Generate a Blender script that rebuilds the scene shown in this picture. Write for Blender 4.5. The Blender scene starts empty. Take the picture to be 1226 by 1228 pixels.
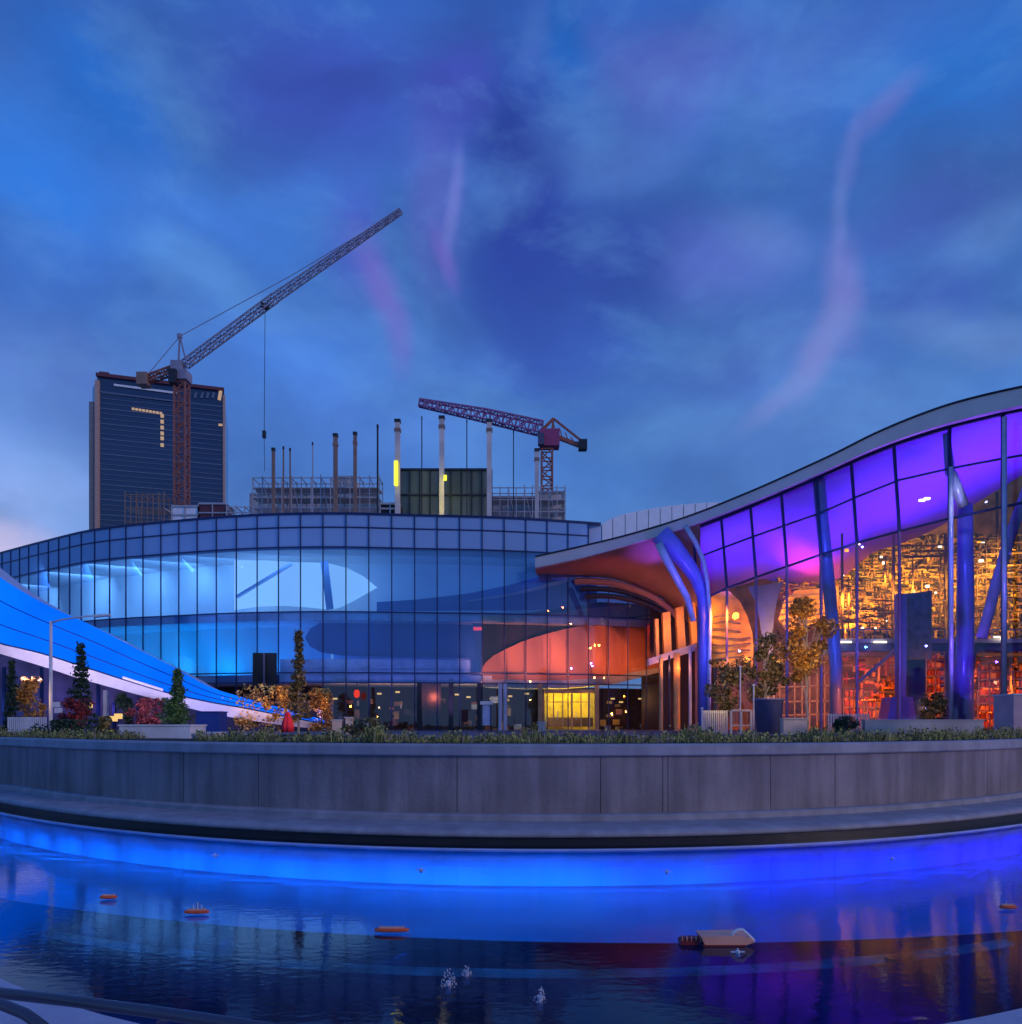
import bpy, math, random
from mathutils import Vector, Matrix
random.seed(7)
S = bpy.context.scene
COL = S.collection
PI = math.pi
F0, CX, HY, EYE = 950.0, 613.0, 868.0, 3.0
def W(px, py, D):                      # a place seen at photo pixel, at distance D (metres)
    return Vector(((px-CX)/F0*D, D, EYE+(HY-py)/F0*D))
def lin(c):
    return tuple(((v/255)/12.92 if v <= 10 else (((v/255)+.055)/1.055)**2.4) for v in c)+(1,)
def interp(tab, x):
    if x <= tab[0][0]:
        a, b = tab[0], tab[1]
    elif x >= tab[-1][0]:
        a, b = tab[-2], tab[-1]
    else:
        for a, b in zip(tab, tab[1:]):
            if a[0] <= x <= b[0]: break
    t = (x-a[0])/(b[0]-a[0])
    return a[1]+(b[1]-a[1])*t
def smooth(tab, x):                    # monotone-ish catmull through table
    n = len(tab)
    if x <= tab[0][0] or x >= tab[-1][0]: return interp(tab, x)
    for i in range(n-1):
        if tab[i][0] <= x <= tab[i+1][0]: break
    x0, y0 = tab[i]; x1, y1 = tab[i+1]
    d = (y1-y0)/(x1-x0)
    m0 = (y1-tab[i-1][1])/(x1-tab[i-1][0]) if i > 0 else d
    m1 = (tab[i+2][1]-y0)/(tab[i+2][0]-x0) if i < n-2 else d
    h = x1-x0; t = (x-x0)/h
    return (2*t**3-3*t*t+1)*y0+(t**3-2*t*t+t)*h*m0+(-2*t**3+3*t*t)*y1+(t**3-t*t)*h*m1

# ------------------------------------------------------------------ materials
def newmat(name):
    m = bpy.data.materials.new(name); m.use_nodes = True
    nt = m.node_tree; nt.nodes.clear()
    out = nt.nodes.new('ShaderNodeOutputMaterial')
    return m, nt, out
def mat(name, col, rough=.6, metal=0, var=.15, scale=1.5, bump=0, island=0, stain=0, spec=.4):
    m, nt, out = newmat(name)
    b = nt.nodes.new('ShaderNodeBsdfPrincipled')
    b.inputs['Roughness'].default_value = rough; b.inputs['Metallic'].default_value = metal
    b.inputs['Specular IOR Level'].default_value = spec
    tc = nt.nodes.new('ShaderNodeTexCoord')
    n = nt.nodes.new('ShaderNodeTexNoise'); n.inputs['Scale'].default_value = scale; n.inputs['Detail'].default_value = 6
    nt.links.new(tc.outputs['Object'], n.inputs['Vector'])
    r = nt.nodes.new('ShaderNodeMapRange')
    r.inputs['From Min'].default_value = .3; r.inputs['From Max'].default_value = .7
    r.inputs['To Min'].default_value = 1-var; r.inputs['To Max'].default_value = 1+var
    nt.links.new(n.outputs['Fac'], r.inputs['Value'])
    v = r.outputs[0]
    if island:
        g = nt.nodes.new('ShaderNodeNewGeometry')
        r2 = nt.nodes.new('ShaderNodeMapRange'); r2.inputs['To Min'].default_value = 1-island; r2.inputs['To Max'].default_value = 1+island
        nt.links.new(g.outputs['Random Per Island'], r2.inputs['Value'])
        mu = nt.nodes.new('ShaderNodeMath'); mu.operation = 'MULTIPLY'
        nt.links.new(v, mu.inputs[0]); nt.links.new(r2.outputs[0], mu.inputs[1]); v = mu.outputs[0]
    if stain:
        mp = nt.nodes.new('ShaderNodeMapping'); mp.inputs['Scale'].default_value = (2.2, 2.2, .18)
        nt.links.new(tc.outputs['Object'], mp.inputs[0])
        n2 = nt.nodes.new('ShaderNodeTexNoise'); n2.inputs['Scale'].default_value = 1.1; n2.inputs['Detail'].default_value = 8
        nt.links.new(mp.outputs[0], n2.inputs['Vector'])
        r3 = nt.nodes.new('ShaderNodeMapRange'); r3.inputs['From Min'].default_value = .4; r3.inputs['From Max'].default_value = .6
        r3.inputs['To Min'].default_value = 1-stain; r3.inputs['To Max'].default_value = 1
        nt.links.new(n2.outputs['Fac'], r3.inputs['Value'])
        mu = nt.nodes.new('ShaderNodeMath'); mu.operation = 'MULTIPLY'
        nt.links.new(v, mu.inputs[0]); nt.links.new(r3.outputs[0], mu.inputs[1]); v = mu.outputs[0]
    vm = nt.nodes.new('ShaderNodeVectorMath'); vm.operation = 'SCALE'
    vm.inputs[0].default_value = col[:3]
    nt.links.new(v, vm.inputs['Scale']); nt.links.new(vm.outputs[0], b.inputs['Base Color'])
    if bump:
        bp = nt.nodes.new('ShaderNodeBump'); bp.inputs['Strength'].default_value = bump; bp.inputs['Distance'].default_value = .05
        n3 = nt.nodes.new('ShaderNodeTexNoise'); n3.inputs['Scale'].default_value = scale*12; n3.inputs['Detail'].default_value = 5
        nt.links.new(tc.outputs['Object'], n3.inputs['Vector'])
        nt.links.new(n3.outputs['Fac'], bp.inputs['Height']); nt.links.new(bp.outputs[0], b.inputs['Normal'])
    nt.links.new(b.outputs[0], out.inputs[0])
    return m
def emit(name, rgb, strength=1.0, var=0, scale=1.0):
    m, nt, out = newmat(name)
    e = nt.nodes.new('ShaderNodeEmission'); e.inputs['Color'].default_value = lin(rgb); e.inputs['Strength'].default_value = strength
    if var:
        tc = nt.nodes.new('ShaderNodeTexCoord'); n = nt.nodes.new('ShaderNodeTexNoise')
        n.inputs['Scale'].default_value = scale; n.inputs['Detail'].default_value = 4
        nt.links.new(tc.outputs['Object'], n.inputs['Vector'])
        r = nt.nodes.new('ShaderNodeMapRange'); r.inputs['From Min'].default_value = .3; r.inputs['From Max'].default_value = .7
        r.inputs['To Min'].default_value = strength*(1-var); r.inputs['To Max'].default_value = strength*(1+var)
        nt.links.new(n.outputs['Fac'], r.inputs['Value']); nt.links.new(r.outputs[0], e.inputs['Strength'])
    nt.links.new(e.outputs[0], out.inputs[0])
    return m
def glass(name, tint, refl=.15, rough=.02, base=None, basef=0.0, island=.06):
    m, nt, out = newmat(name)
    t = nt.nodes.new('ShaderNodeBsdfTransparent'); g = nt.nodes.new('ShaderNodeBsdfGlossy')
    g.inputs['Roughness'].default_value = rough; g.inputs['Color'].default_value = (.9, .95, 1, 1)
    geo = nt.nodes.new('ShaderNodeNewGeometry')
    r = nt.nodes.new('ShaderNodeMapRange'); r.inputs['To Min'].default_value = 1-island; r.inputs['To Max'].default_value = 1
    nt.links.new(geo.outputs['Random Per Island'], r.inputs['Value'])
    vm = nt.nodes.new('ShaderNodeVectorMath'); vm.operation = 'SCALE'; vm.inputs[0].default_value = tint
    nt.links.new(r.outputs[0], vm.inputs['Scale']); nt.links.new(vm.outputs[0], t.inputs['Color'])
    lw = nt.nodes.new('ShaderNodeFresnel'); lw.inputs['IOR'].default_value = 1.45
    ad = nt.nodes.new('ShaderNodeMath'); ad.operation = 'ADD'; ad.use_clamp = True
    ad.inputs[1].default_value = refl; nt.links.new(lw.outputs[0], ad.inputs[0])
    mx = nt.nodes.new('ShaderNodeMixShader')
    nt.links.new(ad.outputs[0], mx.inputs[0]); nt.links.new(t.outputs[0], mx.inputs[1]); nt.links.new(g.outputs[0], mx.inputs[2])
    last = mx
    if base:
        d = nt.nodes.new('ShaderNodeBsdfDiffuse'); d.inputs['Color'].default_value = base
        m2 = nt.nodes.new('ShaderNodeMixShader'); m2.inputs[0].default_value = basef
        nt.links.new(mx.outputs[0], m2.inputs[1]); nt.links.new(d.outputs[0], m2.inputs[2]); last = m2
    nt.links.new(last.outputs[0], out.inputs[0])
    return m
def ramp_mat(name, stops, rough=.7, transl=0, em=0):    # colour picked per loose piece (leaves, clutter)
    m, nt, out = newmat(name)
    geo = nt.nodes.new('ShaderNodeNewGeometry')
    cr = nt.nodes.new('ShaderNodeValToRGB')
    el = cr.color_ramp.elements
    while len(el) > 1: el.remove(el[-1])
    el[0].position = stops[0][0]; el[0].color = stops[0][1]+(1,)
    for p, c in stops[1:]:
        e = el.new(p); e.color = c+(1,)
    nt.links.new(geo.outputs['Random Per Island'], cr.inputs[0])
    b = nt.nodes.new('ShaderNodeBsdfPrincipled'); b.inputs['Roughness'].default_value = rough
    nt.links.new(cr.outputs[0], b.inputs['Base Color'])
    last = b.outputs[0]
    if transl:
        t = nt.nodes.new('ShaderNodeBsdfTranslucent'); nt.links.new(cr.outputs[0], t.inputs['Color'])
        mx = nt.nodes.new('ShaderNodeMixShader'); mx.inputs[0].default_value = transl
        nt.links.new(b.outputs[0], mx.inputs[1]); nt.links.new(t.outputs[0], mx.inputs[2]); last = mx.outputs[0]
    nt.links.new(last, out.inputs[0])
    return m

M = dict(
 wall=mat('cast_concrete', (.33,.275,.28), .85, var=.2, scale=.6, bump=.4, stain=.28),
 coping=mat('coping_stone', (.38,.36,.39), .6, var=.18, scale=1.2, bump=.15, stain=.15),
 darkstone=mat('shade_dark_stone', (.03,.03,.04), .4),  # near-black to carry the shadow under the coping bench
 paleline=mat('pale_edge_trim', (.5,.55,.7), .35),
 deck=mat('pale_paving', (.5,.48,.55), .7, var=.12, scale=2.5, bump=.15),
 plaza=mat('plaza_paving', (.16,.15,.17), .7, var=.2, scale=.5),
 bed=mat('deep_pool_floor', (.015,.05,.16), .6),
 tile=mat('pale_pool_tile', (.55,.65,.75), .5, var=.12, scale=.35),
 mull=mat('dark_blue_mullion', (.015,.03,.11), .4, .3),
 mullw=mat('grey_mullion', (.10,.10,.16), .4, .3),
 slab=mat('white_slab_edge', (.8,.82,.9), .6),
 inwall=mat('interior_plaster', (.75,.78,.8), .8, var=.12, scale=.15),
 inwall2=mat('interior_blue_wall', (.4,.52,.75), .7, var=.2, scale=.12),
 parapet=mat('blue_spandrel_glass', (.12,.22,.42), .12, .2, var=.08, island=.12, spec=.8),
 peach=mat('orange_wall_panel', (.78,.30,.17), .6, var=.06, scale=.2),
 fascia=mat('grey_metal_fascia', (.85,.68,.60), .5, .0, var=.08, scale=.6),
 soff=mat('violet_glow_soffit', (.34,.12,.85), .55, var=.07, scale=.2),  # violet lamp glow put into a white soffit's colour
 soffbrown=mat('timber_soffit', (.38,.2,.13), .6, var=.2, scale=.3),
 railmetal=mat('brushed_rail_metal', (.10,.10,.13), .35, .6),
 whiteroof=mat('white_roof_panel', (.9,.86,.86), .5, var=.05),
 steelblue=mat('blue_painted_steel', (.30,.25,.85), .28, .1, var=.08),
 steelpale=mat('pale_painted_steel', (.6,.6,.7), .35, .2),
 darkmetal=mat('dark_metal', (.04,.04,.05), .45, .4),
 black=mat('black_paint', (.01,.01,.012), .5),
 tower=mat('dark_tower_glass', (.02,.04,.10), .12, .1, var=.2, scale=.05, spec=.8),
 towerband=mat('tower_floor_band', (.11,.15,.24), .5),
 towered=mat('red_cornice', (.13,.035,.05), .5),
 towertan=mat('warm_lit_corner', (.55,.32,.25), .5),  # warm evening light on the tower's edge put into the colour
 cranered=mat('red_crane_steel', (.36,.12,.09), .5, .2),
 cranegrey=mat('grey_crane_steel', (.32,.28,.36), .5, .2),
 concrete=mat('raw_concrete', (.62,.55,.52), .9, var=.2, scale=.6),
 rust=mat('rusty_steel', (.26,.17,.14), .8),
 scaff=mat('scaffold_tube', (.45,.42,.45), .5, .3),
 formwork=mat('dark_formwork', (.13,.165,.15), .7, var=.3, scale=.25),
 brick=mat('red_brick', (.26,.1,.08), .85, var=.25, scale=3),
 white=mat('white_paint', (.72,.72,.76), .5),
 cream=mat('cream_paint', (.75,.6,.5), .5),
 orangefin=mat('orange_fin', (.85,.42,.12), .5),
 trunk=mat('tree_bark', (.16,.11,.08), .9, var=.3, scale=4),
 trunkpale=mat('pale_bark', (.45,.38,.34), .9, var=.2, scale=4),
 red=mat('red_fabric', (.75,.03,.06), .7),
 salmon=mat('salmon_plastic', (.95,.45,.30), .45),
 orangep=mat('orange_plastic', (.8,.12,.03), .4),
 darkred=mat('dark_red_plastic', (.25,.03,.03), .5),
 bluebox=mat('blue_painted_box', (.03,.07,.35), .5),
 lip=mat('white_curved_lip', (.82,.78,.85), .5, var=.06),
 redwall=mat('reddish_panel', (.5,.2,.2), .6),
 mezz=mat('grey_blue_floor_edge', (.16,.18,.38), .5),
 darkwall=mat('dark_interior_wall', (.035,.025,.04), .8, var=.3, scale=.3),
 goldwall=mat('warm_stone_interior', (.55,.36,.14), .7, var=.35, scale=.6),
)
M['fglass'] = glass('blue_curtain_glass', (.66,.84,1.0), .07, .015, (.05,.28,.9,1), .2, .22)
M['pglass'] = glass('spandrel_curtain_glass', (.7,.86,1.0), .05, .02, (.32,.52,.86,1), .7, .2)
M['aglass'] = glass('clear_arena_glass', (.94,.94,1.0), .03, .01, island=.05)
M['gglass'] = glass('street_level_glass', (.8,.85,.9), .05, .02, island=.2)
M['skylit'] = emit('sky_glow_panel', (140,190,244), 1.3, .05, .2)  # pale sky brightness in the opening, put in as emission
M['ribbon'] = emit('blue_glow_skin', (4,98,245), 1.2, .25, .12)  # blue lamp light on the wall put in as its own glow
M['lamp_w'] = emit('lit_lamp_white', (255,235,200), 2.5)
M['lamp_y'] = emit('lit_lamp_yellow', (235,235,70), 1.3)
M['lamp_o'] = emit('lit_lamp_orange', (255,150,30), 2.0)
M['lamp_r'] = emit('lit_lamp_red', (255,60,30), 1.2)
M['lamp_g'] = emit('lit_window_warm', (235,190,120), 1.0)
M['lit_window_m'] = emit('tower_window_glow', (190,160,140), .75)
M['leaf_dark'] = ramp_mat('conifer_needles', [(0,(.02,.045,.04)),(.5,(.035,.08,.05)),(1,(.06,.13,.06))], .8, .2)
M['leaf_green'] = ramp_mat('bright_conifer_needles', [(0,(.03,.07,.03)),(.6,(.10,.22,.08)),(1,(.25,.36,.14))], .8, .25)
M['leaf_yellow'] = ramp_mat('autumn_leaves', [(0,(.12,.05,.02)),(.35,(.4,.2,.05)),(.7,(.75,.42,.08)),(1,(.85,.6,.25))], .7, .35)
M['leaf_red'] = ramp_mat('red_leaves', [(0,(.08,.02,.03)),(.6,(.3,.05,.06)),(1,(.5,.12,.1))], .7, .3)
M['leaf_olive'] = ramp_mat('olive_leaves', [(0,(.05,.04,.02)),(.4,(.16,.13,.05)),(.8,(.4,.33,.12)),(1,(.65,.5,.3))], .7, .35)
M['grass'] = ramp_mat('meadow_grass', [(0,(.03,.05,.03)),(.35,(.12,.14,.05)),(.6,(.38,.38,.12)),(.84,(.85,.75,.18)),(1,(.45,.3,.35))], .8, .3)
M['clutter'] = ramp_mat('stand_fittings', [(0,(.02,.015,.015)),(.38,(.07,.04,.02)),(.44,(.55,.26,.04)),(.75,(.85,.55,.1)),(1,(.9,.3,.04))], .5)
M['shelf_orange'] = ramp_mat('orange_rack_goods', [(0,(.15,.02,.01)),(.4,(.6,.1,.02)),(.8,(.85,.3,.04)),(1,(.9,.55,.15))], .5)
# water: what it lets through shows the lit floor, the rest mirrors
m, nt, out = newmat('pool_water')
t = nt.nodes.new('ShaderNodeBsdfTransparent'); t.inputs[0].default_value = (.45,.8,1,1)
g = nt.nodes.new('ShaderNodeBsdfGlossy'); g.inputs['Roughness'].default_value = .02; g.inputs['Color'].default_value = (.85,.9,1,1)
fr = nt.nodes.new('ShaderNodeFresnel'); fr.inputs['IOR'].default_value = 1.33
tc = nt.nodes.new('ShaderNodeTexCoord'); mp = nt.nodes.new('ShaderNodeMapping'); mp.inputs['Scale'].default_value = (1, 1.6, 1)
n = nt.nodes.new('ShaderNodeTexNoise'); n.inputs['Scale'].default_value = 4.5; n.inputs['Detail'].default_value = 4
bp = nt.nodes.new('ShaderNodeBump'); bp.inputs['Strength'].default_value = .07; bp.inputs['Distance'].default_value = .035
mx = nt.nodes.new('ShaderNodeMixShader')
nt.links.new(tc.outputs['Object'], mp.inputs[0]); nt.links.new(mp.outputs[0], n.inputs['Vector'])
nt.links.new(n.outputs['Fac'], bp.inputs['Height'])
nt.links.new(bp.outputs[0], g.inputs['Normal'])
nt.links.new(fr.outputs[0], mx.inputs[0]); nt.links.new(t.outputs[0], mx.inputs[1]); nt.links.new(g.outputs[0], mx.inputs[2])
nt.links.new(mx.outputs[0], out.inputs[0]); M['water'] = m

# ------------------------------------------------------------------ mesh helper
class MB:
    def __init__(s): s.v = []; s.f = []
    def add(s, vs, fs):
        o = len(s.v); s.v += [tuple(v) for v in vs]; s.f += [tuple(i+o for i in f) for f in fs]; return s
    def box(s, c, d, rz=0):
        c = Vector(c); x, y, z = d[0]/2, d[1]/2, d[2]/2; R = Matrix.Rotation(rz, 3, 'Z')
        vs = [c+R @ Vector((sx*x, sy*y, sz*z)) for sx in (-1,1) for sy in (-1,1) for sz in (-1,1)]
        return s.add(vs, [(0,1,3,2),(4,6,7,5),(0,4,5,1),(2,3,7,6),(0,2,6,4),(1,5,7,3)])
    def bar(s, p, q, w, h=None):       # square bar
        p, q = Vector(p), Vector(q); h = h or w
        d = (q-p).normalized(); up = Vector((0,0,1)) if abs(d.z) < .95 else Vector((0,1,0))
        a = d.cross(up).normalized()*w/2; b = a.cross(d).normalized()*h/2
        vs = [e+sa*a+sb*b for e in (p, q) for sa, sb in ((-1,-1),(1,-1),(1,1),(-1,1))]
        return s.add(vs, [(0,1,2,3),(7,6,5,4),(0,4,5,1),(1,5,6,2),(2,6,7,3),(3,7,4,0)])
    def path(s, pts, rs, n=10):        # round tube through points, radius per point
        pts = [Vector(p) for p in pts]
        if not hasattr(rs, '__len__'): rs = [rs]*len(pts)
        vs = []; fs = []
        for i, p in enumerate(pts):
            d = (pts[min(i+1, len(pts)-1)]-pts[max(i-1, 0)]).normalized()
            up = Vector((0,1,0)) if abs(d.y) < .9 else Vector((1,0,0))
            a = d.cross(up).normalized(); b = a.cross(d).normalized()
            vs += [p+rs[i]*(math.cos(2*PI*k/n)*a+math.sin(2*PI*k/n)*b) for k in range(n)]
        for i in range(len(pts)-1):
            for k in range(n):
                k2 = (k+1) % n; fs.append((i*n+k, i*n+k2, (i+1)*n+k2, (i+1)*n+k))
        fs.append(tuple(range(n))[::-1]); fs.append(tuple((len(pts)-1)*n+k for k in range(n)))
        return s.add(vs, fs)
    def prism(s, poly, ext):           # flat polygon pushed along ext
        n = len(poly); ext = Vector(ext); vs = [Vector(p) for p in poly]+[Vector(p)+ext for p in poly]
        return s.add(vs, [tuple(range(n)), tuple(range(2*n-1, n-1, -1))]+[(i, (i+1) % n+0, (i+1) % n+n, i+n) for i in range(n)])
    def band(s, top, bot, ext):        # strip between two polylines with thickness ext
        n = len(top); ext = Vector(ext)
        vs = [Vector(p) for p in top]+[Vector(p) for p in bot]
        vs += [p+ext for p in vs[:2*n]]
        fs = []
        for i in range(n-1):
            fs += [(i, i+1, n+i+1, n+i), (2*n+i+1, 2*n+i, 3*n+i, 3*n+i+1), (i+1, i, 2*n+i, 2*n+i+1), (n+i, n+i+1, 3*n+i+1, 3*n+i)]
        fs += [(0, n, 3*n, 2*n), (n-1, 3*n-1, 4*n-1, 2*n-1)]
        return s.add(vs, fs)
    def grid(s, rows):                 # list of rows of points
        n = len(rows[0]); vs = [p for r in rows for p in r]; fs = []
        for i in range(len(rows)-1):
            for j in range(n-1):
                fs.append((i*n+j, i*n+j+1, (i+1)*n+j+1, (i+1)*n+j))
        return s.add(vs, fs)
    def lattice(s, p, q, w, bays, t, w2=None):
        p, q = Vector(p), Vector(q); w2 = w2 or w
        d = (q-p).normalized(); up = Vector((0,0,1)) if abs(d.z) < .9 else Vector((0,1,0))
        a = d.cross(up).normalized(); b = a.cross(d).normalized()
        def cor(k):
            f = k/bays; c = p.lerp(q, f); ww = w+(w2-w)*f
            return [c+(sa*a+sb*b)*ww/2 for sa, sb in ((-1,-1),(1,-1),(1,1),(-1,1))]
        pr = cor(0)
        for j in range(4): s.bar(pr[j], pr[(j+1) % 4], t*.7)
        for k in range(1, bays+1):
            cu = cor(k)
            for j in range(4):
                s.bar(pr[j], cu[j], t); j2 = (j+1) % 4
                s.bar(cu[j], cu[j2], t*.6)
                s.bar(pr[j], cu[j2], t*.6) if k % 2 else s.bar(pr[j2], cu[j], t*.6)
            pr = cu
        return s
    def build(s, name, m, parent=None, smooth=False):
        me = bpy.data.meshes.new(name); me.from_pydata(s.v, [], s.f); me.validate(); me.update()
        me.materials.append(M[m] if isinstance(m, str) else m)
        if smooth: me.polygons.foreach_set('use_smooth', [True]*len(me.polygons))
        o = bpy.data.objects.new(name, me); COL.objects.link(o)
        if parent:
            o.parent = parent; o.matrix_parent_inverse = Matrix.Translation(-root_loc(parent))
        return o
LOC = {}
def root_loc(o):
    while o.parent: o = o.parent
    return LOC.get(o.name, Vector((0,0,0))) if o.type == 'EMPTY' else Vector(o.location)
def tag(o, label, cat, group=None):
    o['label'] = label; o['category'] = cat
    if group: o['group'] = group
    return o
def thing(name, loc, label, cat, group=None):
    o = bpy.data.objects.new(name, None); COL.objects.link(o); o.location = loc; LOC[o.name] = Vector(loc)
    o.empty_display_size = .5
    return tag(o, label, cat, group)
def part(mb, name, m, parent, smooth=False):
    # sub-parts of a mesh part: mesh coordinates stay in world space
    me_parent_is_mesh = parent.type == 'MESH'
    o = mb.build(name, m, None, smooth); o.parent = parent
    if not me_parent_is_mesh: o.matrix_parent_inverse = Matrix.Translation(-root_loc(parent))
    return o
def struct(o): o['kind'] = 'structure'; return o
def lamp(kind, loc, power, col, size=.3, aim=None, spot=None, name='lamp_light', sy=None):
    if kind == 'POINT':                # shaded lamps that throw their light away from the water
        kind = 'SPOT'; spot = math.radians(168); aim = Vector(loc)+Vector((0,3,0)); 
    l = bpy.data.lights.new(name, kind); l.energy = power; l.color = col
    if kind == 'AREA':
        l.shape = 'RECTANGLE'; l.size = size; l.size_y = sy or size
    else: l.shadow_soft_size = size
    if kind == 'SPOT': l.spot_size = spot or math.radians(100); l.spot_blend = .8
    o = bpy.data.objects.new(name, l); COL.objects.link(o); o.location = loc
    if aim is not None: o.rotation_euler = (Vector(aim)-Vector(loc)).to_track_quat('-Z', 'Y').to_euler()
    return o

# ------------------------------------------------------------------ camera and render
cam = bpy.data.cameras.new('camera'); co = bpy.data.objects.new('camera', cam); COL.objects.link(co)
cam.sensor_fit = 'HORIZONTAL'; cam.sensor_width = 36; cam.lens = 36*F0/1226
cam.shift_y = (HY-614)/1226; cam.clip_end = 9000; cam.clip_start = .1
co.location = (0, 0, EYE); co.rotation_euler = (PI/2, 0, 0); S.camera = co
S.view_settings.view_transform = 'Standard'; S.view_settings.look = 'None'
S.view_settings.exposure = .24; S.view_settings.gamma = 1
S.render.engine = 'CYCLES'; S.cycles.use_denoising = True
S.cycles.max_bounces = 8; S.cycles.transparent_max_bounces = 24; S.cycles.diffuse_bounces = 2
S.cycles.sample_clamp_indirect = 3; S.cycles.caustics_reflective = False; S.cycles.caustics_refractive = False

# ------------------------------------------------------------------ world: dusk sky
w = bpy.data.worlds.new('World'); S.world = w; w.use_nodes = True
nt = w.node_tree; nt.nodes.clear(); N = nt.nodes.new; L = nt.links.new
def MA(op, a, b=None, c=None, clamp=False):
    n = N('ShaderNodeMath'); n.operation = op; n.use_clamp = clamp
    for i, v in enumerate((a, b, c)):
        if v is None: continue
        if isinstance(v, (int, float)): n.inputs[i].default_value = v
        else: L(v, n.inputs[i])
    return n.outputs[0]
tc = N('ShaderNodeTexCoord'); sp = N('ShaderNodeSeparateXYZ'); L(tc.outputs['Generated'], sp.inputs[0])
X, Y, Z = sp.outputs
az = MA('ARCTAN2', X, Y)
el = MA('DIVIDE', Z, MA('MAXIMUM', MA('SQRT', MA('ADD', MA('MULTIPLY', X, X), MA('MULTIPLY', Y, Y))), .02))
cb = N('ShaderNodeCombineXYZ'); L(az, cb.inputs[0]); L(el, cb.inputs[1])
# the air stirs every cloud edge
nz = N('ShaderNodeTexNoise'); nz.inputs['Scale'].default_value = 3.2; nz.inputs['Detail'].default_value = 5; nz.inputs['Roughness'].default_value = .5
L(cb.outputs[0], nz.inputs['Vector'])
sb = N('ShaderNodeVectorMath'); sb.operation = 'SUBTRACT'; L(nz.outputs['Color'], sb.inputs[0]); sb.inputs[1].default_value = (.5,.5,.5)
ml = N('ShaderNodeVectorMath'); ml.operation = 'SCALE'; L(sb.outputs[0], ml.inputs[0]); ml.inputs['Scale'].default_value = .22
wv = N('ShaderNodeVectorMath'); wv.operation = 'ADD'; L(cb.outputs[0], wv.inputs[0]); L(ml.outputs[0], wv.inputs[1])
ml2 = N('ShaderNodeVectorMath'); ml2.operation = 'SCALE'; L(sb.outputs[0], ml2.inputs[0]); ml2.inputs['Scale'].default_value = .05
wv2 = N('ShaderNodeVectorMath'); wv2.operation = 'ADD'; L(cb.outputs[0], wv2.inputs[0]); L(ml2.outputs[0], wv2.inputs[1])
cr = N('ShaderNodeValToRGB'); e = cr.color_ramp.elements
L(MA('MULTIPLY', el, 1.0), cr.inputs[0])
e[0].position = 0; e[0].color = lin((96,132,190)); e[1].position = 1; e[1].color = lin((44,88,178))
for p, c in ((.15,(82,126,188)),(.32,(66,112,184)),(.55,(56,96,166)),(.8,(50,92,168))):
    q = e.new(p); q.color = lin(c)
cur = cr.outputs[0]
def blob(px, py, rx, ry, rot, col, k, warp=wv):
    global cur
    u = (px-CX)/F0; a = math.atan(u); v = (HY-py)/F0*math.cos(a)
    mp = N('ShaderNodeMapping'); mp.vector_type = 'TEXTURE'; L(warp.outputs[0], mp.inputs[0])
    mp.inputs['Location'].default_value = (a, v, 0); mp.inputs['Rotation'].default_value = (0, 0, math.radians(rot))
    mp.inputs['Scale'].default_value = (rx/F0, ry/F0, 1e3)
    ln = N('ShaderNodeVectorMath'); ln.operation = 'LENGTH'; L(mp.outputs[0], ln.inputs[0])
    mr = N('ShaderNodeMapRange'); mr.interpolation_type = 'SMOOTHERSTEP'
    mr.inputs['From Min'].default_value = 1; mr.inputs['From Max'].default_value = 0; mr.inputs['To Max'].default_value = k
    L(ln.outputs['Value'], mr.inputs['Value'])
    mx = N('ShaderNodeMix'); mx.data_type = 'RGBA'; L(mr.outputs[0], mx.inputs[0]); L(cur, mx.inputs[6]); mx.inputs[7].default_value = lin(col)
    cur = mx.outputs[2]
for b in [
 (30,200,190,150,0,(44,118,218),.75), (110,90,180,110,-25,(32,96,184),.8), (300,260,230,150,20,(58,112,198),.7),
 (400,110,200,190,0,(54,72,168),.8), (622,230,95,290,4,(34,50,138),.85), (545,120,80,190,-8,(60,58,160),.6),
 (330,440,230,110,10,(68,120,208),.7), (60,340,160,110,0,(56,104,192),.6), (30,480,190,120,0,(92,120,196),.55),
 (20,600,220,120,0,(132,158,214),.75), (0,665,170,55,0,(190,180,214),.75),
 (740,180,170,90,10,(72,108,182),.7), (800,70,160,110,0,(84,94,182),.6), (690,40,60,120,12,(28,88,170),.8),
 (960,60,200,120,0,(70,108,194),.6), (1150,60,170,130,0,(36,104,190),.7),
 (740,300,180,110,0,(46,68,154),.75), (690,420,120,110,0,(46,72,160),.55), (850,310,120,90,-25,(82,102,184),.7),
 (1110,240,170,70,12,(62,86,168),.7), (1200,250,120,60,25,(82,122,190),.65), (1110,345,150,60,0,(54,80,160),.7),
 (1180,395,180,55,-14,(92,128,190),.7), (900,450,200,120,0,(72,96,172),.5), (560,430,170,70,0,(66,108,190),.6),
 (740,510,260,110,0,(58,100,174),.6), (650,340,190,170,-20,(38,62,148),.62), (820,520,200,70,10,(84,132,192),.5), (230,330,120,70,-20,(86,142,210),.5), (460,530,220,120,0,(74,118,202),.5), (1000,540,260,110,0,(76,112,178),.6)]:
    blob(*b)
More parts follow.
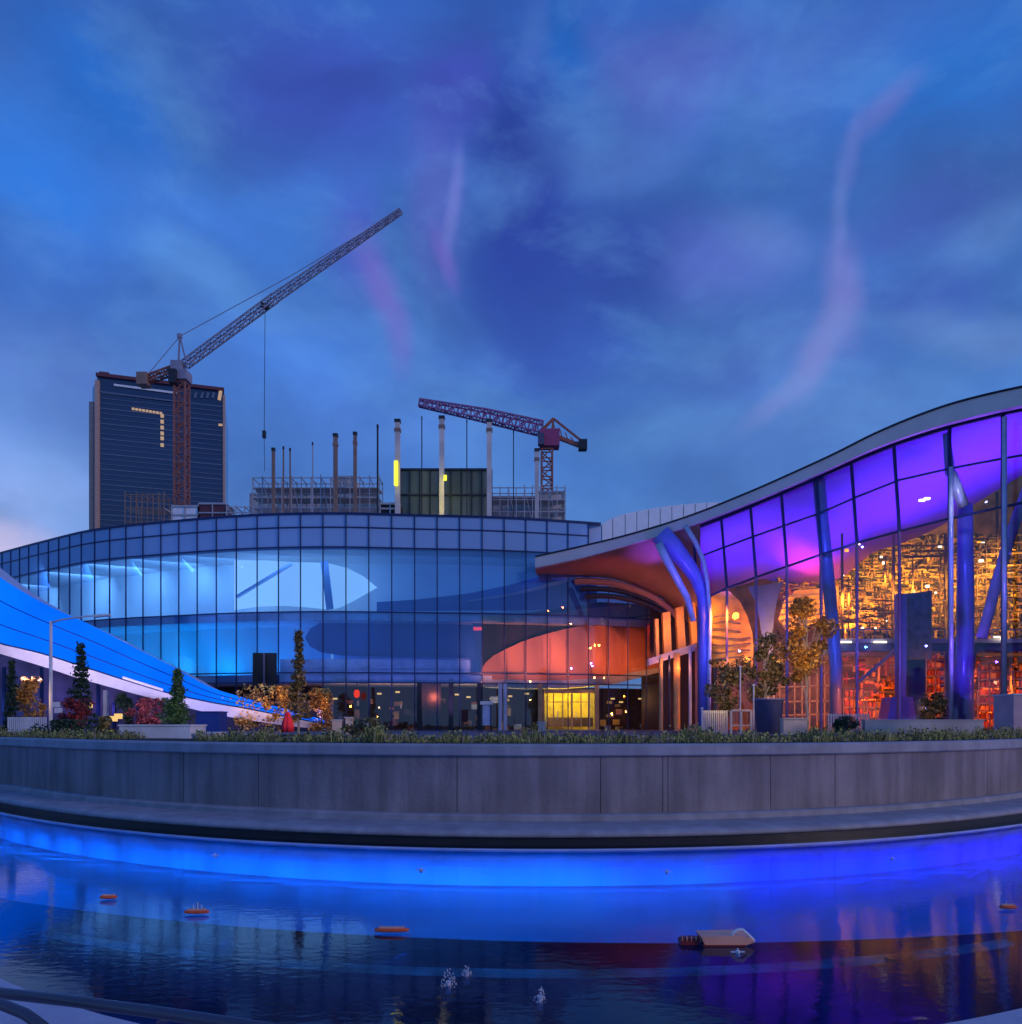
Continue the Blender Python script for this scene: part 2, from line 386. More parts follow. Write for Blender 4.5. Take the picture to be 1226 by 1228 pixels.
for b in [                               # thin lit wisps
 (520,250,60,170,3,(92,78,176),.55), (543,250,15,110,-6,(116,104,196),.55), (535,310,18,60,22,(112,82,184),.6),
 (425,290,60,110,0,(74,62,176),.55), (455,345,34,110,22,(112,82,178),.7), (478,410,26,70,4,(98,74,172),.6),
 (1065,120,28,70,-48,(104,96,184),.7), (1022,180,16,90,-14,(98,98,184),.6), (1003,260,13,110,-4,(98,104,186),.6),
 (1005,350,36,110,4,(116,100,184),.75), (975,425,34,95,-22,(122,104,184),.75), (930,480,26,80,-52,(112,106,184),.65),
 (915,285,50,90,52,(98,106,186),.6), (640,40,30,110,-10,(70,90,180),.6), (640,120,30,90,-6,(40,56,150),.3)]:
    blob(*b[:5], (b[5][0]*.95, min(255, b[5][1]*1.14), b[5][2]), b[6]*.85, warp=wv2)
# soft cloud relief
mpc = N('ShaderNodeMapping'); mpc.inputs['Scale'].default_value = (2.4, 3.4, 1); L(wv.outputs[0], mpc.inputs[0])
nc = N('ShaderNodeTexNoise'); nc.inputs['Scale'].default_value = 1.7; nc.inputs['Detail'].default_value = 9; nc.inputs['Roughness'].default_value = .52; nc.inputs['Distortion'].default_value = .4
L(mpc.outputs[0], nc.inputs['Vector'])
mr = N('ShaderNodeMapRange'); mr.inputs['From Min'].default_value = .32; mr.inputs['From Max'].default_value = .68
mr.inputs['To Min'].default_value = .86; mr.inputs['To Max'].default_value = 1.14; L(nc.outputs['Fac'], mr.inputs['Value'])
mpd = N('ShaderNodeMapping'); mpd.inputs['Scale'].default_value = (3.0, 4.2, 1); mpd.inputs['Location'].default_value = (3.1, 1.7, 0); mpd.inputs['Rotation'].default_value = (0, 0, .5); L(wv2.outputs[0], mpd.inputs[0])
nd = N('ShaderNodeTexNoise'); nd.inputs['Scale'].default_value = 1.5; nd.inputs['Detail'].default_value = 10; nd.inputs['Roughness'].default_value = .6; nd.inputs['Distortion'].default_value = .25
L(mpd.outputs[0], nd.inputs['Vector'])
md = N('ShaderNodeMapRange'); md.inputs['From Min'].default_value = .5; md.inputs['From Max'].default_value = .78; md.inputs['To Max'].default_value = .46; L(nd.outputs['Fac'], md.inputs['Value'])
mxd = N('ShaderNodeMix'); mxd.data_type = 'RGBA'; L(md.outputs[0], mxd.inputs[0]); L(cur, mxd.inputs[6]); mxd.inputs[7].default_value = lin((92,142,202)); cur = mxd.outputs[2]
me_ = N('ShaderNodeMapRange'); me_.inputs['From Min'].default_value = .5; me_.inputs['From Max'].default_value = .25; me_.inputs['To Max'].default_value = .3; L(nd.outputs['Fac'], me_.inputs['Value'])
mxe = N('ShaderNodeMix'); mxe.data_type = 'RGBA'; L(me_.outputs[0], mxe.inputs[0]); L(cur, mxe.inputs[6]); mxe.inputs[7].default_value = lin((44,66,140)); cur = mxe.outputs[2]
sc = N('ShaderNodeVectorMath'); sc.operation = 'SCALE'; L(cur, sc.inputs[0]); L(mr.outputs[0], sc.inputs['Scale'])
sky = N('ShaderNodeTexSky'); sky.sky_type = 'NISHITA'; sky.sun_disc = False
sky.sun_elevation = math.radians(-3); sky.sun_rotation = math.radians(118)
bg1 = N('ShaderNodeBackground'); L(sky.outputs[0], bg1.inputs[0]); bg1.inputs[1].default_value = .05
bg2 = N('ShaderNodeBackground'); L(sc.outputs[0], bg2.inputs[0]); bg2.inputs[1].default_value = 1.03
ad = N('ShaderNodeAddShader'); L(bg1.outputs[0], ad.inputs[0]); L(bg2.outputs[0], ad.inputs[1])
wo = N('ShaderNodeOutputWorld'); L(ad.outputs[0], wo.inputs[0])
# last light of the day, low behind the right shoulder
sun = bpy.data.lights.new('sun', 'SUN'); sun.energy = .6; sun.angle = math.radians(10); sun.color = (1, .72, .62)
so = bpy.data.objects.new('sun', sun); COL.objects.link(so)
sr = math.radians(118); sd = Vector((math.sin(sr)*math.cos(.25), math.cos(sr)*math.cos(.25), math.sin(.25)))
so.rotation_euler = sd.to_track_quat('Z', 'Y').to_euler()

# ------------------------------------------------------------------ pool, wall, ground
def Dc(x):
    dx = abs(x-1)
    if dx < 19: return 18.7+.0238*dx*dx
    if dx < 30: return 18.7+.0238*361+.9*(dx-19)-.041*(dx-19)**2
    return 18.7+.0238*361+.9*11-.041*121
def Dn(x): return 6.7+(.066 if x < 0 else .045)*min(abs(x), 12)**2
def Dm(x):                                  # where the lit shelf drops off into the deep part
    return 11.25+.0225*min(abs(x-2.2), 22)**2
xs = [i*.5 for i in range(-120, 121)]
PZ = 2.45
def curve_pts(fn, off, z, X=xs): return [(x, fn(x)+off, z) for x in X]
struct(MB().grid([curve_pts(Dn, -.05, 0), curve_pts(Dc, .7, 0)]).build('pool_water', 'water'))
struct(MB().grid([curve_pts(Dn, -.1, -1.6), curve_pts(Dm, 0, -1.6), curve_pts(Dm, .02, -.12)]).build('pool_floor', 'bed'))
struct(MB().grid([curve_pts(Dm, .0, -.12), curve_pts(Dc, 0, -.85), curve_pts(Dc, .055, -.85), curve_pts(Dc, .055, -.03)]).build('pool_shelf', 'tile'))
struct(MB().grid([[(x, -60, .15) for x in xs], curve_pts(Dn, -.3, .15), curve_pts(Dn, 0, .15), curve_pts(Dn, 0, -1.7)]).build('near_deck', 'deck'))
mb = MB(); mb.grid([curve_pts(Dc, 3.4, PZ), [(x*1.6, 62, PZ) for x in xs], [(x*60, 6000, PZ) for x in xs]])
struct(mb.build('plaza_ground', 'plaza'))
# retaining wall with coping ledges
rw = thing('retaining_wall', (1, 21, 0), 'long curved grey concrete retaining wall with stained panels behind the pool', 'wall')
fine = [-40+i*.25 for i in range(0, 321)]
mb = MB(); k = 0
cuts = [-40]; joints = [73,213,307,548,720,793,799,918,993,1190,1300]
jx = [-30,-24,-20]+[ (j-CX)/F0*(21.1+.0238*((j-CX)/F0*24)**2) for j in joints]+[20,25,30,38]
for a, b in zip(jx, jx[1:]):
    n = max(2, int((b-a)/.4)); X = [a+.009+(b-a-.018)*i/n for i in range(n+1)]
    mb.band(curve_pts(Dc, 2.42, 2.14, X), curve_pts(Dc, 2.42, .42, X), (0, .5, 0))
part(mb, 'wall_panels', 'wall', rw)
mb = MB().grid([curve_pts(Dc, 2.5, 2.13, fine), curve_pts(Dc, 2.5, .4, fine)]); part(mb, 'joint_backing', mat('joint_mortar', (.08,.08,.09), .9), rw)
mb = MB()
prof = [(2.34,2.13),(2.30,2.17),(2.30,2.40),(2.36,2.455),(3.42,2.46)]
mb.grid([curve_pts(Dc, o, z, fine) for o, z in ((2.5,2.13),)+tuple(prof)]); part(mb, 'wall_cap', 'coping', rw)
mb = MB(); mb.grid([curve_pts(Dc, o, z, fine) for o, z in ((2.5,.62),(2.2,.60),(2.14,.56),(2.14,.44),(2.05,.42))]); part(mb, 'upper_ledge', 'coping', rw)
mb = MB(); mb.grid([curve_pts(Dc, o, z, fine) for o, z in ((2.2,.43),(1.3,.42),(.85,.40),(.66,.36),(.60,.30),(.60,.23),(.68,.20),(1.0,.19))]); part(mb, 'coping_bench', 'coping', rw, True)
mb = MB(); mb.grid([curve_pts(Dc, o, z, fine) for o, z in ((1.0,.22),(.72,.2),(.72,.0),(.72,-.5))]); part(mb, 'shadow_gap', 'darkstone', rw)
mb = MB(); mb.band(curve_pts(Dc, 0, .035, fine), curve_pts(Dc, 0, -.4, fine), (0, .06, 0)); part(mb, 'pool_rim', 'paleline', rw)
mb = MB(); mb.grid([curve_pts(Dc, .06, -.02, fine), curve_pts(Dc, .72, -.02, fine)]); part(mb, 'gutter', 'darkstone', rw)
# underwater strip lamps at the foot of the rim
for i in range(44):
    x = -33+i*1.5; c = (.0,.15,1) if x < 2 else (.0,.10,1) if x < 6 else (.0,.02,1) if x < 12 else (.02,.01,1)
    k = 1.0 if x < 5 else 1.5
    o = lamp('AREA', (x, Dc(x)-.10, -.06), 8*k, c, 1.5, (x, Dc(x)-4.6, -.45), sy=.04, name='underwater_light'); o.data.spread = math.radians(110)
    o = lamp('AREA', (x, Dc(x)-1.5, -.45), 12*k, c, 1.5, (x, Dc(x), -.80), sy=.05, name='underwater_light'); o.data.spread = math.radians(62)
for i in range(9):
    x = -10+i*2.6; o = lamp('AREA', (x, Dm(x)-.1, -.35), 9, (.0,.2,1), 2.4, (x, Dm(x)-2.5, -1.5), sy=.06, name='underwater_light')  # added blue fill that tints the deep floor, no fixture there
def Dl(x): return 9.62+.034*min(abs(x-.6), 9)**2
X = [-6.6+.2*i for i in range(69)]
lt_ = MB().band(curve_pts(Dl, .0, -.05, X), curve_pts(Dl, 0, -.09, X), (0,.22,0)).build('underwater_glow_band', emit('dim_cyan_strip', (30,100,200), .13, .8, 1.6))  # added glowing band for a pale curved streak, no lamp there
tag(lt_, 'thin curved pale blue band of added glow under the dark water near the front of the pool', 'glow band')

# railing and near deck
ra = thing('handrail', W(0,1190,5.2), 'round dark metal handrail crossing the near left corner above the paving', 'railing')
pts = [W(-160,1166,5.6), W(0,1191,5.2), W(90,1201,4.9), W(180,1213,4.7), W(290,1229,4.5), W(420,1252,4.3)]
part(MB().path(pts, .036, 12), 'top_rail', 'railmetal', ra, True)
pts = [W(-60,1190,5.0), W(0,1204,4.9), W(30,1216,4.8), W(52,1232,4.75), W(62,1262,4.7), W(64,1330,4.7)]
part(MB().path(pts, .034, 12), 'rail_bend', 'railmetal', ra, True)
for px, D in ((400,4.32), (-100,5.45)):
    p = W(px,1250 if px > 0 else 1175,D); part(MB().path([p, (p.x, p.y, .15)], .024, 10), 'rail_post', 'darkmetal', ra, True)
q = thing('pool_kerb', W(1200,1220,8.0), 'pale stone kerb of the pool at the lower right corner', 'kerb')
X = [3.9+.1*i for i in range(60)]
part(MB().band(curve_pts(Dn, -.28, .17, X), curve_pts(Dn, .02, .17, X), (0,0,-.6)), 'kerb_top', 'deck', q)

# floats and little things on the water
def wat(px, py): D = EYE*F0/(py-HY); return Vector(((px-CX)/F0*D, D, 0))
def floatlight(px, py, wpx, label, posts=0):
    p = wat(px, py); s = p.y/F0; Lx = wpx*s
    t = thing('pool_float', p, label, 'float', 'orange floats on the pool')
    n = 16; rows = []
    for i in range(n+1):
        a = -PI/2+PI*i/n; r = max(.02, math.cos(a)**.5)*.045; x = p.x+math.sin(a)*Lx/2
        rows.append([(x, p.y+r*1.6*math.cos(b), .045+r*.7*math.sin(b)) for b in [2*PI*k/12 for k in range(13)]])
    hu = part(MB().grid(rows), 'hull', 'orangep', t, True)
    part(MB().box(p+Vector((0,0,.08)), (Lx*.72, .07, .016)), 'deck_strip', 'salmon', hu)
    for k in range(posts):
        x = p.x+(-.12+.16*k)*Lx
        part(MB().path([(x, p.y, .08), (x, p.y, .15+.05*(k % 2))], .008, 6), 'mast', 'white', hu)
    part(MB().path([p+Vector((Lx*.3,-.02,.08)), p+Vector((Lx*.3,-.02,.1))], .014, 8), 'cap_light', 'salmon', t)
floatlight(130,1079,20, 'small pale orange float left of the lamp post reflection, farthest left on the pool')
floatlight(236,1097,30, 'short orange float with little masts below the red brick-like reflection at left', 3)
floatlight(470,1119,42, 'long low red-orange float left of the pool centre')
floatlight(1209,1091,20, 'small dull orange float at the right edge of the pool', 1)
p = wat(862,1131); s = p.y/F0
t = thing('raft', p, 'salmon pink raft with a white arched hoop at its right end', 'raft')
rh = part(MB().prism([p+Vector((x*s,-.16,z*s)) for x, z in ((-24,11),(-19,0),(26,0),(40,5),(34,9),(22,12))], (0,.34,0)), 'raft_hull', 'salmon', t)
part(MB().box(p+Vector((3*s,0,.008)), (50*s,.36,.02)), 'waterline_band', 'darkred', rh)
mb = MB().path([p+Vector((x*s,-.1,z*s)) for x, z in ((13,9),(15,15),(20,18),(26,18),(31,14),(36,9),(40,5))], .022, 8)
part(mb, 'hoop', 'white', rh, True)
part(MB().box(p+Vector((-36*s,0,2.5*s)), (22*s,.2,5*s)).box(p+Vector((-31*s,0,6.5*s)), (26*s,.16,1.2*s)), 'coupled_float', 'darkred', t)
for k in range(5): part(MB().box(p+Vector(((-45+5.4*k)*s,-.09,7*s)), (.012,.012,7*s)), 'upright', 'salmon', t)
for px, py, lab in ((258,1026,'tiny pale nozzle near the rim on the left of the pool'),(505,1044,'tiny pale nozzle on the bright blue water left of centre'),
                    (800,1046,'tiny pale nozzle near the rim right of centre'),(1070,1030,'tiny pale nozzle near the rim on the violet water'),(885,1143,'tiny pale nozzle just below the pink raft')):
    p = wat(px, py); t = thing('fountain_nozzle', p, lab, 'nozzle', 'fountain nozzles in the pool')
    part(MB().path([p+Vector((0,0,-.05)), p+Vector((0,0,.03))], .03, 8).path([p+Vector((0,0,.03)), p+Vector((0,0,.06))], .012, 6), 'spout', 'white', t)
    part(MB().path([p+Vector((-.09,0,.012)), p+Vector((.09,0,.012))], .014, 6), 'collar', 'steelpale', t)
# bubbling jets near the front of the pool
def spray(px, py, h, label):
    p = wat(px, py); t = thing('fountain_jet', p, label, 'fountain', 'low water jets')
    mb = MB()
    for k in range(90):
        a = random.uniform(0, 2*PI); r = random.random()**.7*h*.45; z = (1-(r/(h*.45))**2)*h*random.random()
        c = p+Vector((math.cos(a)*r, math.sin(a)*r, z)); q = random.uniform(.003,.007)
        mb.add([c+Vector(v)*q for v in ((1,0,0),(-1,0,0),(0,1,0),(0,-1,0),(0,0,1.6),(0,0,-1.6))], [(0,2,4),(2,1,4),(1,3,4),(3,0,4),(2,0,5),(1,2,5),(3,1,5),(0,3,5)])
    o = part(mb, 'water_drops', 'white', t); o['kind'] = 'stuff'; part(MB().path([p+Vector((0,0,-.1)), p+Vector((0,0,.05))], .03, 8), 'nozzle', 'steelpale', t)
spray(538,1182,.22,'low white water jet left of the two near the bottom centre')
spray(560,1170,.14,'small white water jet right beside the taller one near the bottom centre')
spray(648,1200,.16,'small white water jet at the bottom right of centre')

# ------------------------------------------------------------------ trees
def crown_mesh(fn, n, leaf, seedv):
    rnd = random.Random(seedv); mb = MB()
    for k in range(n):
        c = fn(rnd); s = leaf*rnd.uniform(.6, 1.35)
        a = Vector((rnd.gauss(0,1), rnd.gauss(0,1), rnd.gauss(0,1))).normalized()
        b = a.cross(Vector((rnd.gauss(0,1), rnd.gauss(0,1), rnd.gauss(0,1)))).normalized()
        mb.add([c-a*s, c+b*s*.55, c+a*s, c-b*s*.55], [(0,1,2,3)])
    return mb
def tree(px, ytop, ybot, wpx, D, kind, leafm, label, clear=.25, n=1500, leaf=None, group=None, bark='trunk', name=None, zb=PZ):
    s = D/F0; x0 = (px-CX)*s; zt = EYE+(HY-ytop)*s; z0 = zb; H = zt-z0; R = wpx*s/2; sd = int(px*7+ytop)
    rnd = random.Random(sd)
    t = thing(name or {'cone':'conifer_tree','round':'young_tree','shrub':'shrub'}[kind], (x0, D, z0), label, 'tree' if kind != 'shrub' else 'shrub', group)
    leaf = leaf or max(.07, 2.0*s); n = int(n*(1.5 if kind != 'cone' else 1.2))
    mb = MB(); tz = z0+H*(.92 if kind == 'cone' else .8)
    r0 = max(.05, H*.012)
    tp = [Vector((x0+rnd.uniform(-.03,.03)*R*(i > 0), D, z0-.05+(tz-z0)*i/6)) for i in range(7)]
    mb.path(tp, [r0*(1-.13*i) for i in range(7)], 7)
    blobs = []
    if kind == 'cone':
        lev = 16
        for i in range(lev):
            f = i/(lev-1); z = z0+H*(clear+(.97-clear)*f); rr = R*(1-f)**1.05*rnd.uniform(.6,1.25)+.03
            for j in range(6):
                a = rnd.uniform(0, 2*PI); e = Vector((x0+math.cos(a)*rr, D+math.sin(a)*rr, z-.18*rr)); blobs.append((Vector((x0, D, z)), e))
                mb.path([Vector((x0, D, z)), e], [r0*.22, r0*.08], 4)
        def fn(r):
            a, e = r.choice(blobs); f = r.random()**.6
            return a.lerp(e, f)+Vector((r.gauss(0,1), r.gauss(0,1), r.gauss(0,.8)))*R*.10
    else:
        zc = z0+H*clear
        for j in range(22 if kind == 'round' else 20):
            a = rnd.uniform(0, 2*PI); f = rnd.random(); z = zc+(zt-zc)*(.06+.9*f)
            rr = R*math.sin(PI*(.12+.8*f))**.7*rnd.uniform(.25,1.15)
            c = Vector((x0+math.cos(a)*rr*.8, D+math.sin(a)*rr*.8, z)); blobs.append((c, R*rnd.uniform(.16,.5)))
            mb.path([Vector((x0, D, max(z0, z-(z-z0)*.35))), c.lerp(Vector((x0,D,z)),.3)+Vector((0,0,-.02)), c], [r0*.5, r0*.3, r0*.1], 5)
        def fn(r):
            c, rr = r.choice(blobs)
            v = Vector((r.gauss(0,1), r.gauss(0,1), r.gauss(0,1.1))); 
            p = c+v.normalized()*rr*r.random()**.45
            p.z = min(max(p.z, z0+.03), zt); return p
    part(mb, 'trunk', bark, t); part(crown_mesh(fn, n, leaf, sd), 'crown', leafm, t)
    return t
tree(97,772,868,38,46,'cone','leaf_dark','tall dark conifer right of the white lamp post',.04,2200)
tree(14,792,868,26,48,'cone','leaf_dark','dark slim conifer beside the yellow tree at the left edge',.03,1800)
tree(213,804,886,38,34,'cone','leaf_green','bright green conifer beside the blue box on the lawn',.06,3600,group=None)
tree(358,756,884,34,36,'cone','leaf_olive','slender tall autumn conifer lit orange beside the red parasol',.2,2600,bark='trunkpale')
tree(35,812,868,40,52,'round','leaf_yellow','golden autumn tree between dark conifer and lamp post',.15,1300)
tree(92,838,872,44,44,'shrub','leaf_red','dark red shrub at the foot of the tall conifer',.05,1100)
tree(178,838,872,46,56,'shrub','leaf_red','reddish brown bush under the white lip of the blue ribbon',.05,1000)
tree(150,832,872,30,58,'shrub','leaf_dark','dark bush left of the reddish brown one under the ribbon',.05,700)
tree(198,838,872,22,57,'shrub','leaf_dark','dark bush tucked behind the bright green conifer',.05,600)
tree(125,860,886,30,30,'shrub','leaf_olive','olive dried shrub on the wall beside the concrete block',.02,900)
tree(75,864,884,60,33,'shrub','leaf_dark','low dark green hedge patch left of the olive shrub',.02,900)
AUT = 'leafy young trees before the arena glass'
tree(868,792,880,56,46,'round','leaf_olive','small sparse olive tree nearest the violet funnel column',.28,1500,group=AUT,bark='trunkpale')
tree(918,752,880,60,45,'round','leaf_olive','pinkish olive tree in front of the Y-shaped column and round planter',.3,2300,group=AUT,bark='trunkpale')
tree(968,716,884,66,42,'round','leaf_yellow','tallest golden tree with pale trunk in front of the arena glass',.36,3200,group=AUT,bark='trunkpale')
tree(1120,832,880,40,44,'shrub','leaf_olive','olive bush lit orange below the red racks at the right',.03,1100)
tree(440,862,888,60,32,'shrub','leaf_olive','brownish meadow shrub before the dark street glass',.02,900)
tree(1010,860,884,34,40,'shrub','leaf_dark','dark low bush right of the golden tree trunk',.02,600)
for px, yt, wd, lab in ((296,820,58,'golden autumn bush at left end of the row on the ribbon'),(334,823,54,'golden autumn bush in the middle of the row by the black doors'),(385,826,40,'orange autumn bush at the right end of the row')):
    tree(px, yt, 856, wd, 59, 'shrub', 'leaf_yellow', lab, .02, 1000, group='autumn bushes above the ribbon')

# meadow strip behind the wall
mb = MB(); rnd = random.Random(3)
for k in range(44000):
    x = rnd.uniform(-26, 24); px = CX+F0*x/(Dc(x)+3)
    if 136 < px < 232 : continue
    off = 2.95+rnd.random()**1.2*2.6; dens = .5+.5*math.sin(x*2.1)*math.sin(x*.77+1)
    if rnd.random() > .2+.8*dens*(.5+.5*math.sin(x*3.3+2)): continue
    h = rnd.uniform(.10,.5)*(.4+.85*dens*(.5+.5*math.sin(x*5.3+off)))*(1 if px > 240 else .8); y = Dc(x)+off; b = rnd.uniform(.006,.016)
    lx, ly = rnd.gauss(0,.08), rnd.gauss(0,.06); z = PZ
    mb.add([(x-b,y,z),(x+b,y,z),(x+lx*.5+b*.8,y+ly*.5,z+h*.6),(x+lx,y+ly,z+h),(x+lx*.5-b*.8,y+ly*.5,z+h*.6)], [(0,1,2,3,4)])
    if rnd.random() < .3:
        c = Vector((x+lx, y+ly, z+h)); q = rnd.uniform(.02,.045)
        mb.add([c+Vector((q,0,0)), c+Vector((0,q*.4,q)), c-Vector((q,0,0)), c-Vector((0,q*.4,q))], [(0,1,2,3)])
o = mb.build('meadow_grass', 'grass'); tag(o, 'ragged meadow grass and flowers growing along the top of the wall', 'grass'); o['kind'] = 'stuff'
# soil bed under it
struct(MB().grid([curve_pts(Dc, 2.9, PZ+.02), curve_pts(Dc, 6, PZ+.02)]).build('planting_bed', mat('soil', (.03,.035,.025), .95)))

# ------------------------------------------------------------------ glass building (left and centre)
TAB = [(-150,93),(-60,85.5),(0,79.2),(50,74.4),(110,69.9),(200,67),(300,64.9),(400,64.3),(500,64.9),(600,65.6),(720,67.6),(790,69.6),(860,72)]
def Df(px): return smooth(TAB, px)
def Wf(px, py, off=0): return W(px, py, Df(px)+off)
gb = thing('glass_building', (-14, 66, PZ), 'long curved blue glass building with a flat sweeping roofline, left of the violet arena', 'building')
def at_z(px, z, off=0):                       # facade point with a true height
    D = Df(px)+off; return Vector(((px-CX)/F0*D, D, z))
# mullion stations, evenly along the plan
st = [-120.0]; p = at_z(-120, 0)
while st[-1] < 792:
    q = st[-1]+.5
    while (at_z(q, 0)-at_z(st[-1], 0)).length < 1.83: q += .5
    st.append(q)
def topz(px): return 20.0 if px <= 721 else 15.2
LV = [20.0, 18.95, 17.35, 11.9, 7.15, 6.35]
glz, mul, par, cgl = MB(), MB(), MB(), MB()
for a, b in zip(st, st[1:]):
    A = lambda z, px=a: at_z(px, z); B = lambda z, px=b: at_z(px, z)
    g = .03
    for z1, z2 in zip(LV, LV[1:]):
        if b > 722:
            if z1 > 15.2: z1 = min(z1, 15.2)
            if z2 >= 15.2: continue
        if a < 270 and z1 < 8: pass
        pa, pb = A(z1), B(z1); d = (pb-pa).normalized()*g
        (par if z1 > 17.4 else cgl if a > 566 and z1 < 12.5 else glz).add([A(z2)+d, B(z2)-d, B(z1)-d, A(z1)+d], [(0,1,2,3)])
for px in st:
    if px > 722: t_ = 15.2
    else: t_ = 20.0
    base = PZ if px > 385 else 5.2
    mul.bar(at_z(px, base, -.04), at_z(px, t_, -.04), .075, .12)
for z in (18.95, 17.35, 12.1, 7.15, 6.35):
    for a, b in zip(st, st[1:]):
        if b > 722 and z > 15: continue
        mul.bar(at_z(a, z, -.03), at_z(b, z, -.03), .08, .10)
part(par, 'parapet_glazing', 'pglass', gb); part(glz, 'curtain_glazing', 'fglass', gb); part(cgl, 'canopy_side_glazing', 'gglass', gb); part(mul, 'mullion_grid', 'mull', gb)
pxs = list(range(-120, 722, 12))+[721]
part(MB().band([at_z(p, 20.16, -.1) for p in pxs], [at_z(p, 19.98, -.1) for p in pxs], (0, .5, 0)), 'roof_edge', 'mull', gb)
part(MB().grid([[at_z(p, 20.0, .2) for p in pxs], [at_z(p, 20.0, 26) for p in pxs]]), 'roof', 'concrete', gb)
part(MB().grid([[at_z(p, 20.0, .6) for p in pxs], [at_z(p, 17.3, .6) for p in pxs]]), 'spandrel_wall', 'inwall2', gb)
px2 = list(range(-120, 800, 12))
def slabf(z0, z1, off0, off1, lo, hi, m, name):
    P = [p for p in range(lo, hi+1, 12)]
    part(MB().band([at_z(p, z1, off0) for p in P], [at_z(p, z0, off0) for p in P], (0, off1-off0, 0)), name, m, gb)
slabf(11.45, 12.1, .25, 15, -120, 790, 'slab', 'floor_slab')
slabf(6.35, 7.0, .25, 7, 230, 600, 'slab', 'floor_slab')
slabf(17.2, 17.35, .25, 16, -120, 720, 'inwall', 'ceiling')
def wallf(z0, z1, off, lo, hi, m, name='inner_wall', th=.2):
    P = [p for p in range(lo, hi+1, 12)]
    part(MB().band([at_z(p, z1, off) for p in P], [at_z(p, z0, off) for p in P], (0, th, 0)), name, m, gb)
wallf(12.1, 17.2, 5.5, 250, 790, 'inwall'); part(MB().band([at_z(p,17.2,5.5+max(0,250-p)*.024) for p in range(-120,260,12)], [at_z(p,12.1,5.5+max(0,250-p)*.024) for p in range(-120,260,12)], (0,.2,0)), 'inner_wall', 'inwall', gb)
part(MB().band([at_z(p,11.45,5+max(0,250-p)*.024) for p in range(-120,408,12)], [at_z(p,6.5,5+max(0,250-p)*.024) for p in range(-120,408,12)], (0,.2,0)), 'inner_wall', 'inwall', gb); wallf(7.0, 11.45, 5.5, 400, 640, 'inwall2')
wallf(8.6, 9.6, 4.2, 400, 560, 'slab', 'balcony_front', .3); wallf(7.0, 8.3, .5, 336, 575, 'slab', 'lower_spandrel', .2)
# darker curved bulkhead hanging in the upper hall
def bandp(top, bot, offa, th, m, name, parent=gb):
    part(MB().band([Wf(x, y, offa) for x, y in top], [Wf(x, y, offa) for x, y in bot], (0, th, 0)), name, m, parent)
bandp([(60,676),(140,672),(220,664),(281,658)], [(60,702),(85,715),(92,741),(93,742)], 3, .2, 'inwall2', 'side_bulkhead') if False else None
def quad_top(): pass
# backlit lens-shaped opening with struts
lens = [(281,672),(320,672),(352,674),(392,675),(416,681),(436,691),(452,704),(438,712),(424,720),(410,727),(398,731),(370,728),(340,726),(310,727),(281,731)]
part(MB().prism([Wf(x, y, 2.6) for x, y in lens], (0, .25, 0)), 'skylit_opening', 'skylit', gb)
part(MB().bar(Wf(284,716,2.4), Wf(350,676,2.4), .35, .2), 'strut', 'inwall2', gb)
part(MB().bar(Wf(389,673,2.4), Wf(396,731,2.4), .6, .2), 'strut', 'inwall2', gb)
# black double doors on the terrace
mb = MB().prism([Wf(303,783,-.4), Wf(331,783,-.4), Wf(331,823,-.4), Wf(303,823,-.4)], (0,.25,0)); d_ = part(mb, 'terrace_door', 'black', gb)
part(MB().bar(Wf(317,783,-.5), Wf(317,823,-.5), .14), 'door_frame', 'mullw', d_)
# salmon-lit ellipse wall and its dark rim
topc = [(576,806),(582,795),(592,786),(606,779),(625,770),(645,763),(675,755),(705,749),(740,744),(786,738)]
botc = [(576,812),(582,814),(592,815),(606,815),(625,816),(645,816),(675,816),(705,814),(740,810),(792,800)]
bandp(topc, botc, 1.0, .3, 'peach', 'lit_ellipse_wall')
bandp(botc, [(x, y+(9 if x < 760 else 6)) for x, y in botc], .8, 3, 'slab', 'ellipse_rim')
bandp([(565,735),(620,737),(670,730),(720,722),(790,726)], [(575,806),(620,772),(670,756),(720,747),(790,738)], 1.6, .2, 'darkwall', 'upper_bulkhead')
bandp([(600,742),(650,738),(700,730),(760,724),(790,728)], [(600,747),(650,750),(700,745),(760,739),(790,736)], 1.3, .2, 'soffbrown', 'brown_band')
bandp([(366,764),(372,754),(384,747),(410,743),(470,742),(530,743),(600,744)], [(366,766),(372,775),(384,782),(410,786),(470,788),(530,789),(600,789)], 2.2, .2, mat('navy_sweep', (.03,.05,.2), .4, var=.3, scale=.2), 'navy_sweep_band')  # added dark band shaped like the navy reflection sweep on the glass
bandp([(452,722),(500,719),(560,712),(610,702),(650,690),(690,675),(716,664)], [(452,733),(500,733),(560,732),(610,732),(650,731),(690,730),(716,729)], 2.0, .2, mat('steel_blue_sweep', (.12,.25,.55), .4, var=.2, scale=.2), 'blue_sweep_band')  # added band for the sweeping reflection across the upper glass
bandp([(560,720),(610,712),(650,702),(690,690),(716,680)], [(560,722),(610,715),(650,706),(690,695),(716,686)], 1.7, .2, 'slab', 'pale_sweep_band')  # pale edge added to the same reflection sweep
